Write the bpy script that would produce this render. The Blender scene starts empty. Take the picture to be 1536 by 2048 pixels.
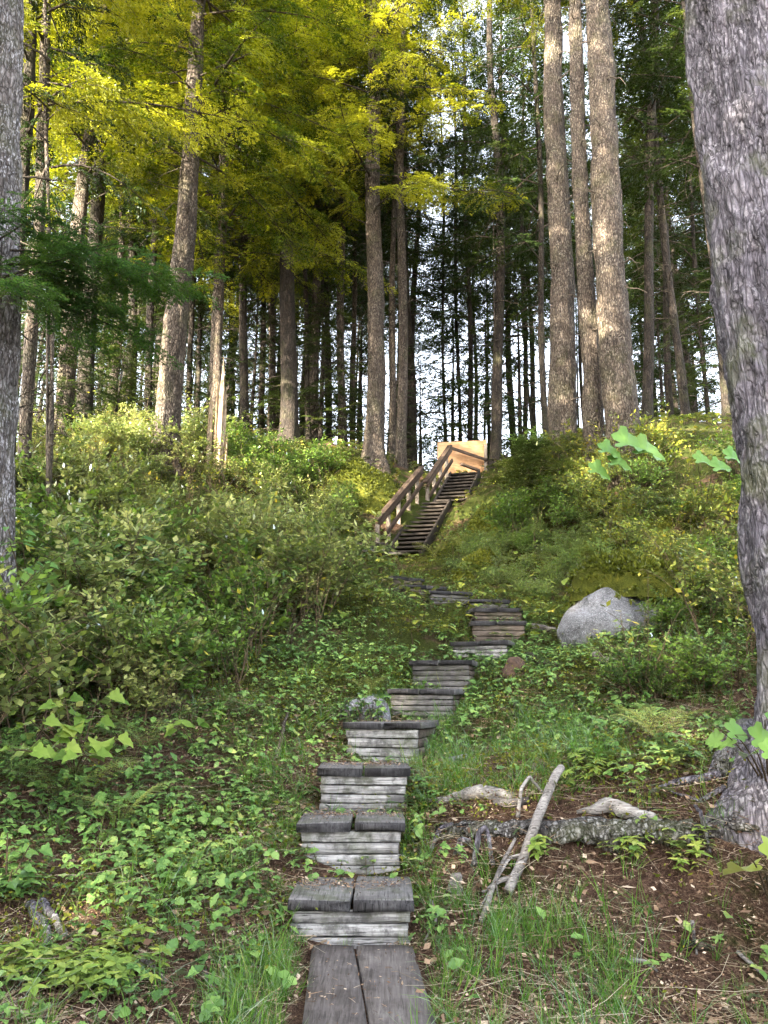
import bpy, math, random
import numpy as np
from mathutils import Vector, Matrix
PI = math.pi; R = math.radians
random.seed(7); rng = np.random.default_rng(7)
S = bpy.context.scene; C = S.collection

# ------------------------------------------------------------- camera, sky, sun
E = 1.36; PITCH = R(13.7); FPX = 1538.0
cp, sp = math.cos(PITCH), math.sin(PITCH)
cam = bpy.data.cameras.new('camera'); co = bpy.data.objects.new('camera', cam); C.objects.link(co)
co.location = (0, 0, E); co.rotation_euler = (PI/2 + PITCH, 0, 0)
cam.sensor_fit = 'VERTICAL'; cam.sensor_height = 24; cam.lens = 24*FPX/2048
cam.clip_start = .05; cam.clip_end = 3000; S.camera = co
SUN_EL = R(25); SUN_AZ = math.atan2(-.64, -.77)
w = bpy.data.worlds.new('World'); S.world = w; w.use_nodes = True
nt = w.node_tree; nt.nodes.clear()
sky = nt.nodes.new('ShaderNodeTexSky'); sky.sky_type = 'NISHITA'; sky.sun_disc = False
sky.sun_elevation = SUN_EL; sky.sun_rotation = SUN_AZ % (2*PI); sky.air_density = 1.0; sky.dust_density = 4.0; sky.ozone_density = 1.0
bg = nt.nodes.new('ShaderNodeBackground'); bg.inputs[1].default_value = .15
wo = nt.nodes.new('ShaderNodeOutputWorld')
hs = nt.nodes.new('ShaderNodeHueSaturation'); hs.inputs['Saturation'].default_value = .42; nt.links.new(sky.outputs[0], hs.inputs['Color']); nt.links.new(hs.outputs[0], bg.inputs[0]); nt.links.new(bg.outputs[0], wo.inputs[0])
sun = bpy.data.lights.new('sun', 'SUN'); sun.energy = 5.0; sun.angle = R(.5); sun.color = (1, .89, .70)
so = bpy.data.objects.new('sun', sun); C.objects.link(so); so.location = (-20, -20, 30)
tosun = Vector((math.sin(SUN_AZ)*math.cos(SUN_EL), math.cos(SUN_AZ)*math.cos(SUN_EL), math.sin(SUN_EL)))
so.rotation_euler = tosun.to_track_quat('Z', 'Y').to_euler()
S.view_settings.view_transform = 'Standard'; S.view_settings.look = 'None'
S.view_settings.exposure = 3.7; S.view_settings.gamma = 1
S.render.engine = 'CYCLES'
S.cycles.max_bounces = 6; S.cycles.diffuse_bounces = 1; S.cycles.transmission_bounces = 2; S.cycles.glossy_bounces = 2

def P(u, v, Y):                      # the point that pixel (u, v) shows at forward distance Y
    xc, yc = (u-768)/FPX, (1024-v)/FPX
    k = Y/(cp - yc*sp)
    return Vector((xc*k, Y, E + (sp + yc*cp)*k))
def ZC(v, Y): return Y/(cp - (1024-v)/FPX*sp)
def project(X, Y, Z):
    Z = Z-E; zc = Y*cp + Z*sp; yc = -Y*sp + Z*cp
    zc = np.where(zc < .05, .05, zc)
    return 768 + FPX*X/zc, 1024 - FPX*yc/zc

# ------------------------------------------------------------- mesh helpers
def noise3(p, seed=0):
    p = np.asarray(p, float); i = np.floor(p).astype(np.int64); f = p-i; f = f*f*(3-2*f)
    def h(a, b, c):
        n = (a*374761393 + b*668265263 + c*2147483647 + seed*974711) & 0xffffffff
        n = ((n ^ (n >> 13))*1274126177) & 0xffffffff
        return ((n ^ (n >> 16)) & 0xffff)/65535.0
    r = 0
    for dx in (0, 1):
        for dy in (0, 1):
            for dz in (0, 1):
                wt = (f[..., 0] if dx else 1-f[..., 0])*(f[..., 1] if dy else 1-f[..., 1])*(f[..., 2] if dz else 1-f[..., 2])
                r = r + wt*h(i[..., 0]+dx, i[..., 1]+dy, i[..., 2]+dz)
    return r*2-1
def fbm(p, o=3, seed=0):
    r = 0; a = 1.0; p = np.asarray(p, float)
    for k in range(o): r = r + a*noise3(p, seed+k); p = p*2.03; a *= .5
    return r
class MB:                            # collects quads and triangles, links them as one mesh object
    def __init__(s): s.V = []; s.Q = []; s.T = []; s.n = 0; s.mq = []; s.mt = []
    def add(s, V, Q=None, T=None, m=0):
        V = np.asarray(V, float).reshape(-1, 3)
        if Q is not None and len(Q): Q = np.asarray(Q); s.Q.append(Q+s.n); s.mq.append(np.full(len(Q), m))
        if T is not None and len(T): T = np.asarray(T); s.T.append(T+s.n); s.mt.append(np.full(len(T), m))
        s.V.append(V); s.n += len(V)
    def merged(s):
        V = np.concatenate(s.V) if s.V else np.zeros((0, 3))
        Q = np.concatenate(s.Q) if s.Q else np.zeros((0, 4), int)
        T = np.concatenate(s.T) if s.T else np.zeros((0, 3), int)
        mq = np.concatenate(s.mq) if s.mq else np.zeros(0, int); mt = np.concatenate(s.mt) if s.mt else np.zeros(0, int)
        return V, Q, T, mq, mt
    def mesh(s, name, mats, smooth=True):
        V, Q, T, mq, mt = s.merged()
        me = bpy.data.meshes.new(name); me.vertices.add(len(V)); me.vertices.foreach_set('co', V.astype(np.float32).ravel())
        nl = len(Q)*4+len(T)*3; me.loops.add(nl); me.polygons.add(len(Q)+len(T))
        me.loops.foreach_set('vertex_index', np.concatenate([Q.ravel(), T.ravel()]).astype(np.int32))
        st = np.concatenate([np.arange(len(Q))*4, len(Q)*4+np.arange(len(T))*3]).astype(np.int32)
        me.polygons.foreach_set('loop_start', st)
        me.polygons.foreach_set('material_index', np.concatenate([mq, mt]).astype(np.int32))
        me.polygons.foreach_set('use_smooth', np.full(len(Q)+len(T), smooth))
        for m in (mats if isinstance(mats, (list, tuple)) else [mats]): me.materials.append(m)
        me.update(calc_edges=True); return me
    def build(s, name, mats, parent=None, loc=None, smooth=True):
        return mkobj(name, s.mesh(name, mats, smooth), parent, loc)
def mkobj(name, me, parent=None, loc=None):
    o = bpy.data.objects.new(name, me); C.objects.link(o)
    if parent is not None: o.parent = parent
    if loc is not None: o.location = loc
    return o
def inst(mb, proto, Ms, Ls, mo=0):   # many transformed copies of a prototype, merged
    V, Q, T, mq, mt = proto; Ms = np.asarray(Ms); Ls = np.asarray(Ls); M = len(Ls)
    if M == 0: return
    VV = np.einsum('mij,nj->mni', Ms, V) + Ls[:, None, :]
    off = (np.arange(M)*len(V))[:, None, None]
    if len(Q): mb.Q.append((Q[None]+off).reshape(-1, 4)+mb.n); mb.mq.append(np.tile(mq, M)+mo)
    if len(T): mb.T.append((T[None]+off).reshape(-1, 3)+mb.n); mb.mt.append(np.tile(mt, M)+mo)
    mb.V.append(VV.reshape(-1, 3)); mb.n += M*len(V)
def rotz(a):
    a = np.asarray(a, float); c, s_ = np.cos(a), np.sin(a); z = np.zeros_like(a); o = np.ones_like(a)
    return np.stack([np.stack([c, -s_, z], -1), np.stack([s_, c, z], -1), np.stack([z, z, o], -1)], -2)
def roty(a):
    a = np.asarray(a, float); c, s_ = np.cos(a), np.sin(a); z = np.zeros_like(a); o = np.ones_like(a)
    return np.stack([np.stack([c, z, s_], -1), np.stack([z, o, z], -1), np.stack([-s_, z, c], -1)], -2)
def rotx(a):
    a = np.asarray(a, float); c, s_ = np.cos(a), np.sin(a); z = np.zeros_like(a); o = np.ones_like(a)
    return np.stack([np.stack([o, z, z], -1), np.stack([z, c, -s_], -1), np.stack([z, s_, c], -1)], -2)
def tube(pts, rad, n=6, cap=True):
    pts = np.asarray(pts, float); m = len(pts); rad = np.broadcast_to(np.asarray(rad, float), (m,))
    t = np.gradient(pts, axis=0); t /= np.linalg.norm(t, axis=1, keepdims=True)+1e-9
    ref = np.array([0, 0, 1.]) if abs(t[:, 2]).mean() < .8 else np.array([1., 0, 0])
    a = np.cross(t, ref); a /= np.linalg.norm(a, axis=1, keepdims=True)+1e-9; b = np.cross(t, a)
    th = np.arange(n)*2*PI/n
    V = pts[:, None] + rad[:, None, None]*(np.cos(th)[None, :, None]*a[:, None] + np.sin(th)[None, :, None]*b[:, None])
    i = np.arange(m-1)[:, None]*n; j = np.arange(n)[None]; k = (j+1) % n
    Q = np.stack([i+j, i+k, i+n+k, i+n+j], -1).reshape(-1, 4)
    V = V.reshape(-1, 3); T = None
    if cap:
        V = np.vstack([V, pts[:1], pts[-1:]]); c0, c1 = m*n, m*n+1; j = np.arange(n); k = (j+1) % n
        T = np.concatenate([np.stack([k, j, np.full(n, c0)], -1), np.stack([(m-1)*n+j, (m-1)*n+k, np.full(n, c1)], -1)])
    return V, Q, T
BOXQ = np.array([[0, 3, 2, 1], [4, 5, 6, 7], [0, 1, 5, 4], [1, 2, 6, 5], [2, 3, 7, 6], [3, 0, 4, 7]])
def box(mb, x0, x1, y0, y1, z0, z1, m=0, j=0.0):
    V = np.array([[x0, y0, z0], [x1, y0, z0], [x1, y1, z0], [x0, y1, z0], [x0, y0, z1], [x1, y0, z1], [x1, y1, z1], [x0, y1, z1]])
    mb.add(V + rng.uniform(-j, j, V.shape), BOXQ, m=m)
def plank(x0, x1, y0, y1, z0, z1, j=.002, warp=.003, wear=.006, ax=0):   # a rounded, slightly warped and worn board: a box subdivided along its length
    n = 14; mb = MB(); L = [(x0, x1), (y0, y1), (z0, z1)]
    o = [a for a in range(3) if a != ax]
    (a0, a1), (b0, b1) = L[o[0]], L[o[1]]; c = min(.0035, (a1-a0)*.3, (b1-b0)*.3)
    prof = [(a0+c, b0), (a1-c, b0), (a1, b0+c), (a1, b1-c), (a1-c, b1), (a0+c, b1), (a0, b1-c), (a0, b0+c)]
    ts = np.linspace(L[ax][0], L[ax][1], n); V = np.zeros((n, 8, 3)); sd = rng.uniform(0, 99)
    for k, t in enumerate(ts):
        for q, (a, b) in enumerate(prof):
            V[k, q, ax] = t; V[k, q, o[0]] = a; V[k, q, o[1]] = b
    nz = fbm(V.reshape(-1, 3)*np.array([9, 9, 9])+sd, 2).reshape(n, 8)
    V[:, :, o[1]] += (warp*np.sin(ts*3.1/max(.2, abs(x1-x0))+sd))[:, None] + nz*wear*.35
    V[:, :, o[0]] += nz*wear*.35
    V[[0, -1], :, ax] += rng.uniform(-wear, wear, (2, 8))
    i = np.arange(n-1)[:, None]*8; q = np.arange(8)[None]; k2 = (q+1) % 8
    Q = np.stack([i+q, i+k2, i+8+k2, i+8+q], -1).reshape(-1, 4)
    V = V.reshape(-1, 3); V = np.vstack([V, V[:8].mean(0), V[-8:].mean(0)]); q = np.arange(8); k2 = (q+1) % 8
    T = np.concatenate([np.stack([k2, q, np.full(8, n*8)], -1), np.stack([(n-1)*8+q, (n-1)*8+k2, np.full(8, n*8+1)], -1)])
    mb.add(V, Q, None); mb.T.append(T); mb.mt.append(np.ones(len(T), int)); return mb

def tag(o, label=None, cat=None, group=None, kind=None):
    if label: o['label'] = label
    if cat: o['category'] = cat
    if group: o['group'] = group
    if kind: o['kind'] = kind
    return o
def empty(name, loc, rz=0):
    o = bpy.data.objects.new(name, None); C.objects.link(o); o.location = loc; o.rotation_euler = (0, 0, rz)
    o.empty_display_size = .2; return o
def copy_tree(o, parent=None):
    c = o.copy(); C.objects.link(c); c.parent = parent
    for ch in [x for x in bpy.data.objects if x.parent == o]: copy_tree(ch, c)
    return c

# ------------------------------------------------------------- materials
def mat(name):
    m = bpy.data.materials.new(name); m.use_nodes = True; m.node_tree.nodes.clear(); return m, m.node_tree
def nd(nt, t, **k):
    n = nt.nodes.new('ShaderNode'+t)
    for a, b in k.items():
        if a.startswith('i_'):
            key = a[2:]; key = int(key) if key.isdigit() else key.replace('_', ' '); n.inputs[key].default_value = b
        else: setattr(n, a, b)
    return n
def lk(nt, a, b): nt.links.new(a, b)
def ramp(nt, fac, stops, interp='LINEAR'):
    r = nt.nodes.new('ShaderNodeValToRGB'); r.color_ramp.interpolation = interp
    while len(r.color_ramp.elements) < len(stops): r.color_ramp.elements.new(.5)
    for e, (p, c) in zip(r.color_ramp.elements, stops): e.position = p; e.color = (*c, 1) if len(c) == 3 else c
    lk(nt, fac, r.inputs[0]); return r.outputs[0]
def coords(nt, scale=(1, 1, 1), kind='Object', world=False):
    if world: src = nd(nt, 'NewGeometry').outputs['Position']
    else: src = nd(nt, 'TexCoord').outputs[kind]
    m = nd(nt, 'Mapping'); m.inputs['Scale'].default_value = scale; lk(nt, src, m.inputs[0]); return m.outputs[0]
def noise(nt, vec, sc, det=4, rough=.55, dist=0):
    n = nd(nt, 'TexNoise', i_Scale=sc, i_Detail=det, i_Roughness=rough, i_Distortion=dist); lk(nt, vec, n.inputs['Vector']); return n.outputs['Fac']
def mix(nt, f, a, b, bt='MIX'):
    n = nt.nodes.new('ShaderNodeMix'); n.data_type = 'RGBA'; n.blend_type = bt
    for s_, i in ((f, 0), (a, 6), (b, 7)):
        if hasattr(s_, 'is_linked'): lk(nt, s_, n.inputs[i])
        else: n.inputs[i].default_value = s_ if i == 0 else (*s_, 1)
    return n.outputs[2]
def mathn(nt, op, a, b=0.0):
    n = nd(nt, 'Math', operation=op)
    for s_, i in ((a, 0), (b, 1)):
        if hasattr(s_, 'is_linked'): lk(nt, s_, n.inputs[i])
        else: n.inputs[i].default_value = s_
    return n.outputs[0]
def finish(nt, col, rough=.8, bump=None, bs=.3, bd=.02, spec=.25):
    b = nd(nt, 'BsdfPrincipled'); b.inputs['Specular IOR Level'].default_value = spec
    if hasattr(col, 'is_linked'): lk(nt, col, b.inputs['Base Color'])
    else: b.inputs['Base Color'].default_value = (*col, 1)
    if hasattr(rough, 'is_linked'): lk(nt, rough, b.inputs['Roughness'])
    else: b.inputs['Roughness'].default_value = rough
    if bump is not None:
        bn = nd(nt, 'Bump', i_Strength=bs, i_Distance=bd); lk(nt, bump, bn.inputs['Height']); lk(nt, bn.outputs[0], b.inputs['Normal'])
    o = nd(nt, 'OutputMaterial'); lk(nt, b.outputs[0], o.inputs[0]); return b
def leafmat(name, stops, trans=.35, sc=.7, gloss=.08, rough=.45, isl=.5):
    m, nt = mat(name); g = nd(nt, 'NewGeometry')
    n = noise(nt, coords(nt, world=True), sc, 2); oi = nd(nt, 'ObjectInfo')
    f = mathn(nt, 'ADD', mathn(nt, 'MULTIPLY', g.outputs['Random Per Island'], isl), mathn(nt, 'ADD', mathn(nt, 'MULTIPLY', mathn(nt, 'SUBTRACT', n, .5), 1.3-isl), .55-isl/2))
    f = mathn(nt, 'ADD', f, mathn(nt, 'MULTIPLY', mathn(nt, 'SUBTRACT', oi.outputs['Random'], .5), .25))
    c = ramp(nt, f, stops)
    d = nd(nt, 'BsdfDiffuse'); t = nd(nt, 'BsdfTranslucent'); lk(nt, c, d.inputs[0])
    hs = nd(nt, 'HueSaturation', i_Hue=.485, i_Saturation=1.1, i_Value=1.5); lk(nt, c, hs.inputs['Color']); lk(nt, hs.outputs[0], t.inputs[0])
    mx = nd(nt, 'MixShader', i_0=trans); lk(nt, d.outputs[0], mx.inputs[1]); lk(nt, t.outputs[0], mx.inputs[2])
    gl = nd(nt, 'BsdfGlossy'); gl.inputs['Roughness'].default_value = rough; gl.inputs[0].default_value = (.8, .85, .9, 1)
    fr = nd(nt, 'Fresnel', i_IOR=1.35); m2 = nd(nt, 'MixShader'); lk(nt, mathn(nt, 'MULTIPLY', fr.outputs[0], gloss*6), m2.inputs[0])
    lk(nt, mx.outputs[0], m2.inputs[1]); lk(nt, gl.outputs[0], m2.inputs[2])
    o = nd(nt, 'OutputMaterial'); lk(nt, m2.outputs[0], o.inputs[0]); return m
def barkmat(name, dark, mid, light, lichen, sc=1.0, lich=.6, bd=.03, moss=0, vs=.28, crack=.6, cw=.16):
    m, nt = mat(name)
    v = coords(nt, (1, 1, vs))
    dn = nd(nt, 'TexNoise', i_Scale=6*sc, i_Detail=4); lk(nt, v, dn.inputs['Vector'])
    dm = nd(nt, 'VectorMath', operation='SCALE'); dm.inputs['Scale'].default_value = .11/sc; lk(nt, dn.outputs['Color'], dm.inputs[0])
    va = nd(nt, 'VectorMath', operation='ADD'); lk(nt, v, va.inputs[0]); lk(nt, dm.outputs[0], va.inputs[1])
    vo = nd(nt, 'TexVoronoi', feature='DISTANCE_TO_EDGE', i_Scale=20*sc); lk(nt, va.outputs[0], vo.inputs['Vector'])
    vo2 = nd(nt, 'TexVoronoi', feature='F1', i_Scale=20*sc); lk(nt, va.outputs[0], vo2.inputs['Vector'])
    edge = ramp(nt, vo.outputs['Distance'], [(0, (0, 0, 0)), (cw, (.8,)*3), (cw*2.4, (1,)*3)])
    n = noise(nt, v, 45*sc, 5, .7); n2 = noise(nt, coords(nt), 3, 4)
    tone = mathn(nt, 'ADD', mathn(nt, 'MULTIPLY', n, .75), mathn(nt, 'MULTIPLY', vo2.outputs['Color'], .25))
    c = ramp(nt, tone, [(.3, dark), (.5, mid), (.72, light)])
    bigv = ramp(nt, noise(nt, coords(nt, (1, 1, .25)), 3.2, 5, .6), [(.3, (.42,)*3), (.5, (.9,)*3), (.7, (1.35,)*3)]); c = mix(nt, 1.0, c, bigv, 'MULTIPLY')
    c = mix(nt, mathn(nt, 'MULTIPLY', mathn(nt, 'SUBTRACT', 1, edge), crack), c, tuple(x*.45 for x in dark))
    n3 = noise(nt, coords(nt, (1, 1, .6)), 38, 3, .6)
    gr = ramp(nt, noise(nt, coords(nt, (1, 1, .09)), 46, 4, .6), [(.36, (.45,)*3), (.52, (1,)*3), (.68, (1.25,)*3)]); c = mix(nt, 1.0, c, gr, 'MULTIPLY')
    lf = mathn(nt, 'MULTIPLY', ramp(nt, n3, [(.5, (0,)*3), (.6, (1,)*3)]), ramp(nt, n2, [(.36, (0,)*3), (.58, (1,)*3)]))
    c = mix(nt, mathn(nt, 'MULTIPLY', mathn(nt, 'MULTIPLY', lf, edge), lich), c, lichen)
    if moss:
        n4 = noise(nt, coords(nt), 2.2, 5); c = mix(nt, mathn(nt, 'MULTIPLY', ramp(nt, n4, [(.5, (0,)*3), (.65, (1,)*3)]), moss), c, (.09, .11, .02))
    h = mathn(nt, 'ADD', mathn(nt, 'MULTIPLY', edge, .6), mathn(nt, 'ADD', mathn(nt, 'MULTIPLY', n, .55), mathn(nt, 'MULTIPLY', gr, .5)))
    finish(nt, c, .85, h, .9, bd); return m
def woodmat(name, dark, mid, light, ax=0, stain=.5, crack=.7, moss=0):
    m, nt = mat(name); sc = [45, 45, 45]; sc[ax] = 2.2
    oi = nd(nt, 'ObjectInfo'); tc = nd(nt, 'TexCoord'); ad = nd(nt, 'VectorMath', operation='ADD'); lk(nt, tc.outputs['Object'], ad.inputs[0])
    cb = nd(nt, 'CombineXYZ'); r9 = mathn(nt, 'MULTIPLY', oi.outputs['Random'], 37.0)
    for k in range(3): lk(nt, r9, cb.inputs[k])
    lk(nt, cb.outputs[0], ad.inputs[1]); base = ad.outputs[0]
    def mp(s):
        q = nd(nt, 'Mapping'); q.inputs['Scale'].default_value = s; lk(nt, base, q.inputs[0]); return q.outputs[0]
    g = noise(nt, mp(sc), 1.6, 6, .65, .4); bl = noise(nt, mp((1, 1, 1)), 5, 5, .6); sc2 = [110, 110, 110]; sc2[ax] = 5
    g2 = noise(nt, mp(sc2), 1, 3)
    f = mathn(nt, 'ADD', mathn(nt, 'MULTIPLY', g, .6), mathn(nt, 'MULTIPLY', bl, .4))
    f = mathn(nt, 'ADD', f, mathn(nt, 'MULTIPLY', mathn(nt, 'SUBTRACT', oi.outputs['Random'], .5), .14))
    c = ramp(nt, f, [(.33, dark), (.5, mid), (.66, light)])
    st = ramp(nt, noise(nt, mp((1, 1, 1)), 9, 5, .65), [(.48, (0,)*3), (.62, (1,)*3)])
    c = mix(nt, mathn(nt, 'MULTIPLY', st, stain), c, tuple(x*.5 for x in dark))
    ck = ramp(nt, g2, [(.34, (1,)*3), (.42, (0,)*3)]); c = mix(nt, mathn(nt, 'MULTIPLY', ck, crack), c, tuple(x*.3 for x in dark))
    if moss: mk = ramp(nt, noise(nt, coords(nt, (1, 1, 1), world=True), 4.5, 6, .75), [(.5, (0,)*3), (.64, (1,)*3)]); c = mix(nt, mathn(nt, 'MULTIPLY', mk, moss), c, (.05, .06, .018))
    finish(nt, c, .82, mathn(nt, 'ADD', g, mathn(nt, 'MULTIPLY', g2, .6)), .8, .008); return m

M = {}
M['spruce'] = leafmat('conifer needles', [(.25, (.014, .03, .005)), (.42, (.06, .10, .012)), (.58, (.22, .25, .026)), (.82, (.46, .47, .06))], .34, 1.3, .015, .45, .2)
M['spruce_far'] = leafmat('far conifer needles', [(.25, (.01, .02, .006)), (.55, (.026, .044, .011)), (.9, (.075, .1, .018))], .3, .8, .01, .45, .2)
M['bough'] = leafmat('bough needles', [(.25, (.02, .055, .014)), (.55, (.05, .115, .022)), (.9, (.1, .17, .03))], .35, 1.5, .015)
M['shrub'] = leafmat('shrub leaves', [(.25, (.03, .055, .012)), (.45, (.085, .13, .026)), (.62, (.2, .25, .06)), (.85, (.42, .43, .16))], .36, 1.8, .1, .35, .35)
M['shrub3'] = leafmat('fresh green shrub leaves', [(.25, (.03, .07, .012)), (.5, (.085, .17, .025)), (.75, (.19, .29, .05))], .36, 1.6, .1, .35)
M['shrub2'] = leafmat('shrub leaves bright', [(.2, (.055, .10, .018)), (.45, (.14, .2, .035)), (.7, (.3, .32, .05)), (.9, (.5, .4, .06))], .36, 1.3, .12, .35)
M['cover'] = leafmat('ground cover leaves', [(.2, (.055, .12, .03)), (.5, (.12, .23, .055)), (.75, (.22, .34, .09)), (.95, (.36, .38, .1))], .3, 1.2, .12, .35)
M['fern'] = leafmat('fern fronds', [(.2, (.06, .12, .03)), (.5, (.12, .2, .045)), (.85, (.24, .28, .06))], .35, 1.0)
M['fernY'] = leafmat('yellow fern fronds', [(.2, (.2, .24, .04)), (.5, (.32, .36, .08)), (.85, (.42, .42, .12))], .35, 1.0)
M['grass'] = leafmat('grass blades', [(.2, (.03, .085, .015)), (.5, (.07, .17, .026)), (.8, (.14, .24, .045)), (.95, (.3, .27, .11))], .35, 2.0, .03)
M['maple'] = leafmat('young maple leaves', [(.2, (.07, .14, .02)), (.5, (.16, .25, .04)), (.85, (.3, .34, .07))], .38, 1.5)
M['club'] = leafmat('broad soft leaves', [(.2, (.04, .1, .024)), (.5, (.075, .17, .04)), (.85, (.13, .23, .055))], .35, 1.5)
M['bunch'] = leafmat('bunchberry leaves', [(.15, (.16, .055, .04)), (.3, (.10, .15, .03)), (.6, (.17, .26, .045)), (.85, (.3, .33, .07))], .25, 1.5)
M['mossleaf'] = leafmat('moss tufts', [(.2, (.05, .06, .01)), (.5, (.085, .105, .016)), (.85, (.19, .2, .03))], .3, .9, 0.02)
M['bark_grey'] = barkmat('grey bark', (.095, .083, .097), (.155, .14, .165), (.215, .2, .232), (.42, .4, .43), 1.5, .6, .03, .4, .22, .65, .12)
M['bark_pale'] = barkmat('pale plated bark', (.075, .06, .052), (.2, .175, .17), (.36, .34, .35), (.62, .6, .64), 1.1, .85, .035, .25, .33, .75, .14)
M['bark_brown'] = barkmat('scaly brown bark', (.034, .024, .018), (.09, .068, .052), (.18, .142, .11), (.31, .275, .225), 1.25, .5, .035, .12, .3, .8, .14)
M['logwood'] = barkmat('decaying log wood', (.035, .028, .024), (.13, .118, .115), (.29, .275, .27), (.5, .49, .48), 1.6, .7, .03, .3, .5, .8, .16)
M['bark_dark'] = barkmat('dark bark', (.011, .008, .006), (.03, .022, .017), (.07, .053, .04), (.14, .125, .1), 1.1, .3, .025, .12, .28, .6, .14)
M['limb'] = barkmat('limb bark', (.03, .024, .018), (.08, .06, .045), (.16, .13, .1), (.28, .26, .2), 2, .3, .01)
M['stem'] = barkmat('stem bark', (.05, .035, .02), (.13, .09, .05), (.24, .17, .1), (.3, .26, .18), 3, .2, .003)
M['deadwood'] = woodmat('bleached driftwood', (.05, .042, .038), (.17, .155, .145), (.34, .32, .3), 0, .5, .8)
M['deadwood_z'] = woodmat('split pale wood', (.1, .065, .04), (.26, .185, .115), (.45, .36, .26), 2, .4, .8)
M['tread'] = woodmat('dark weathered tread board', (.045, .042, .043), (.115, .108, .108), (.2, .19, .188), 0, .35, .8, moss=.55)
M['riser'] = woodmat('pale weathered riser board', (.09, .085, .085), (.29, .28, .275), (.5, .49, .48), 0, .75, .9, moss=.55)
M['riser_d'] = woodmat('grey weathered riser board', (.04, .036, .035), (.115, .107, .103), (.21, .2, .195), 0, .6, .8, moss=.55)
M['riser_b'] = woodmat('brown weathered riser board', (.035, .026, .02), (.105, .082, .066), (.22, .18, .15), 0, .6, .8, moss=.55)
M['stairw'] = woodmat('dark stair timber', (.01, .008, .006), (.03, .023, .018), (.075, .06, .05), 0, .5, .7)
M['rail'] = woodmat('brown handrail timber', (.03, .02, .013), (.075, .05, .035), (.15, .105, .075), 0, .4, .7)
M['post'] = woodmat('pale post timber', (.08, .062, .05), (.2, .165, .13), (.34, .29, .24), 2, .35, .7)
def plymat():
    m, nt = mat('orange plywood'); v = coords(nt, (1, 1, 1)); g = noise(nt, coords(nt, (1.5, 3, 14)), 2.5, 5, .6, 1.2); b = noise(nt, v, 3, 4)
    c = ramp(nt, mathn(nt, 'ADD', mathn(nt, 'MULTIPLY', g, .5), mathn(nt, 'MULTIPLY', b, .5)), [(.3, (.3, .13, .055)), (.5, (.56, .31, .15)), (.7, (.74, .48, .28))])
    finish(nt, c, .7, g, .15, .002); return m
M['ply'] = plymat()
m, nt_ = mat('needle and bark litter'); finish(nt_, ramp(nt_, nd(nt_, 'NewGeometry').outputs['Random Per Island'], [(0, (.04, .022, .014)), (.4, (.13, .075, .045)), (.75, (.3, .2, .13)), (1, (.5, .4, .3))]), .9); M['litter'] = m
m, nt_ = mat('dry straw'); finish(nt_, ramp(nt_, nd(nt_, 'NewGeometry').outputs['Random Per Island'], [(0, (.12, .085, .05)), (.5, (.32, .26, .17)), (1, (.55, .48, .36))]), .8); M['straw'] = m
M['endgrain'] = woodmat('dark cracked end grain', (.012, .011, .012), (.035, .033, .035), (.08, .076, .078), 2, .4, .9)
M['tread_y'] = woodmat('worn ground plank', (.06, .05, .047), (.12, .105, .1), (.19, .17, .16), 1, .4, .5)
M['tread'] = woodmat('dark weathered tread board', (.045, .042, .043), (.115, .108, .108), (.2, .19, .188), 1, .35, .8, moss=.55)
def rockmat():
    m, nt = mat('speckled granite'); v = coords(nt, world=True)
    n = noise(nt, v, 26, 6, .75); n1 = noise(nt, v, 4, 5); n2 = noise(nt, v, 90, 2, .6)
    c = ramp(nt, mathn(nt, 'ADD', mathn(nt, 'MULTIPLY', n, .6), mathn(nt, 'MULTIPLY', n1, .4)), [(.36, (.06, .06, .065)), (.48, (.16, .16, .172)), (.62, (.3, .3, .33))])
    st = ramp(nt, noise(nt, coords(nt, (1, 1, .4), world=True), 2.6, 5, .6), [(.35, (.35,)*3), (.55, (.95,)*3)]); c = mix(nt, 1.0, c, st, 'MULTIPLY')
    c = mix(nt, ramp(nt, n2, [(.58, (0,)*3), (.68, (.7,)*3)]), c, (.5, .52, .56))
    c = mix(nt, ramp(nt, n2, [(.32, (.8,)*3), (.42, (0,)*3)]), c, (.07, .07, .07))
    finish(nt, c, .85, mathn(nt, 'ADD', n, n1), .8, .03); return m
M['rock'] = rockmat()
def mossmat():
    m, nt = mat('moss'); v = coords(nt, world=True); n = noise(nt, v, 6, 6, .7); n2 = noise(nt, v, 60, 3, .7)
    c = ramp(nt, mathn(nt, 'ADD', mathn(nt, 'MULTIPLY', n, .6), mathn(nt, 'MULTIPLY', n2, .4)), [(.35, (.03, .035, .006)), (.5, (.075, .085, .012)), (.65, (.16, .15, .02))])
    finish(nt, c, .95, mathn(nt, 'ADD', n, n2), 1, .05, .1); return m
M['moss'] = mossmat()
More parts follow.
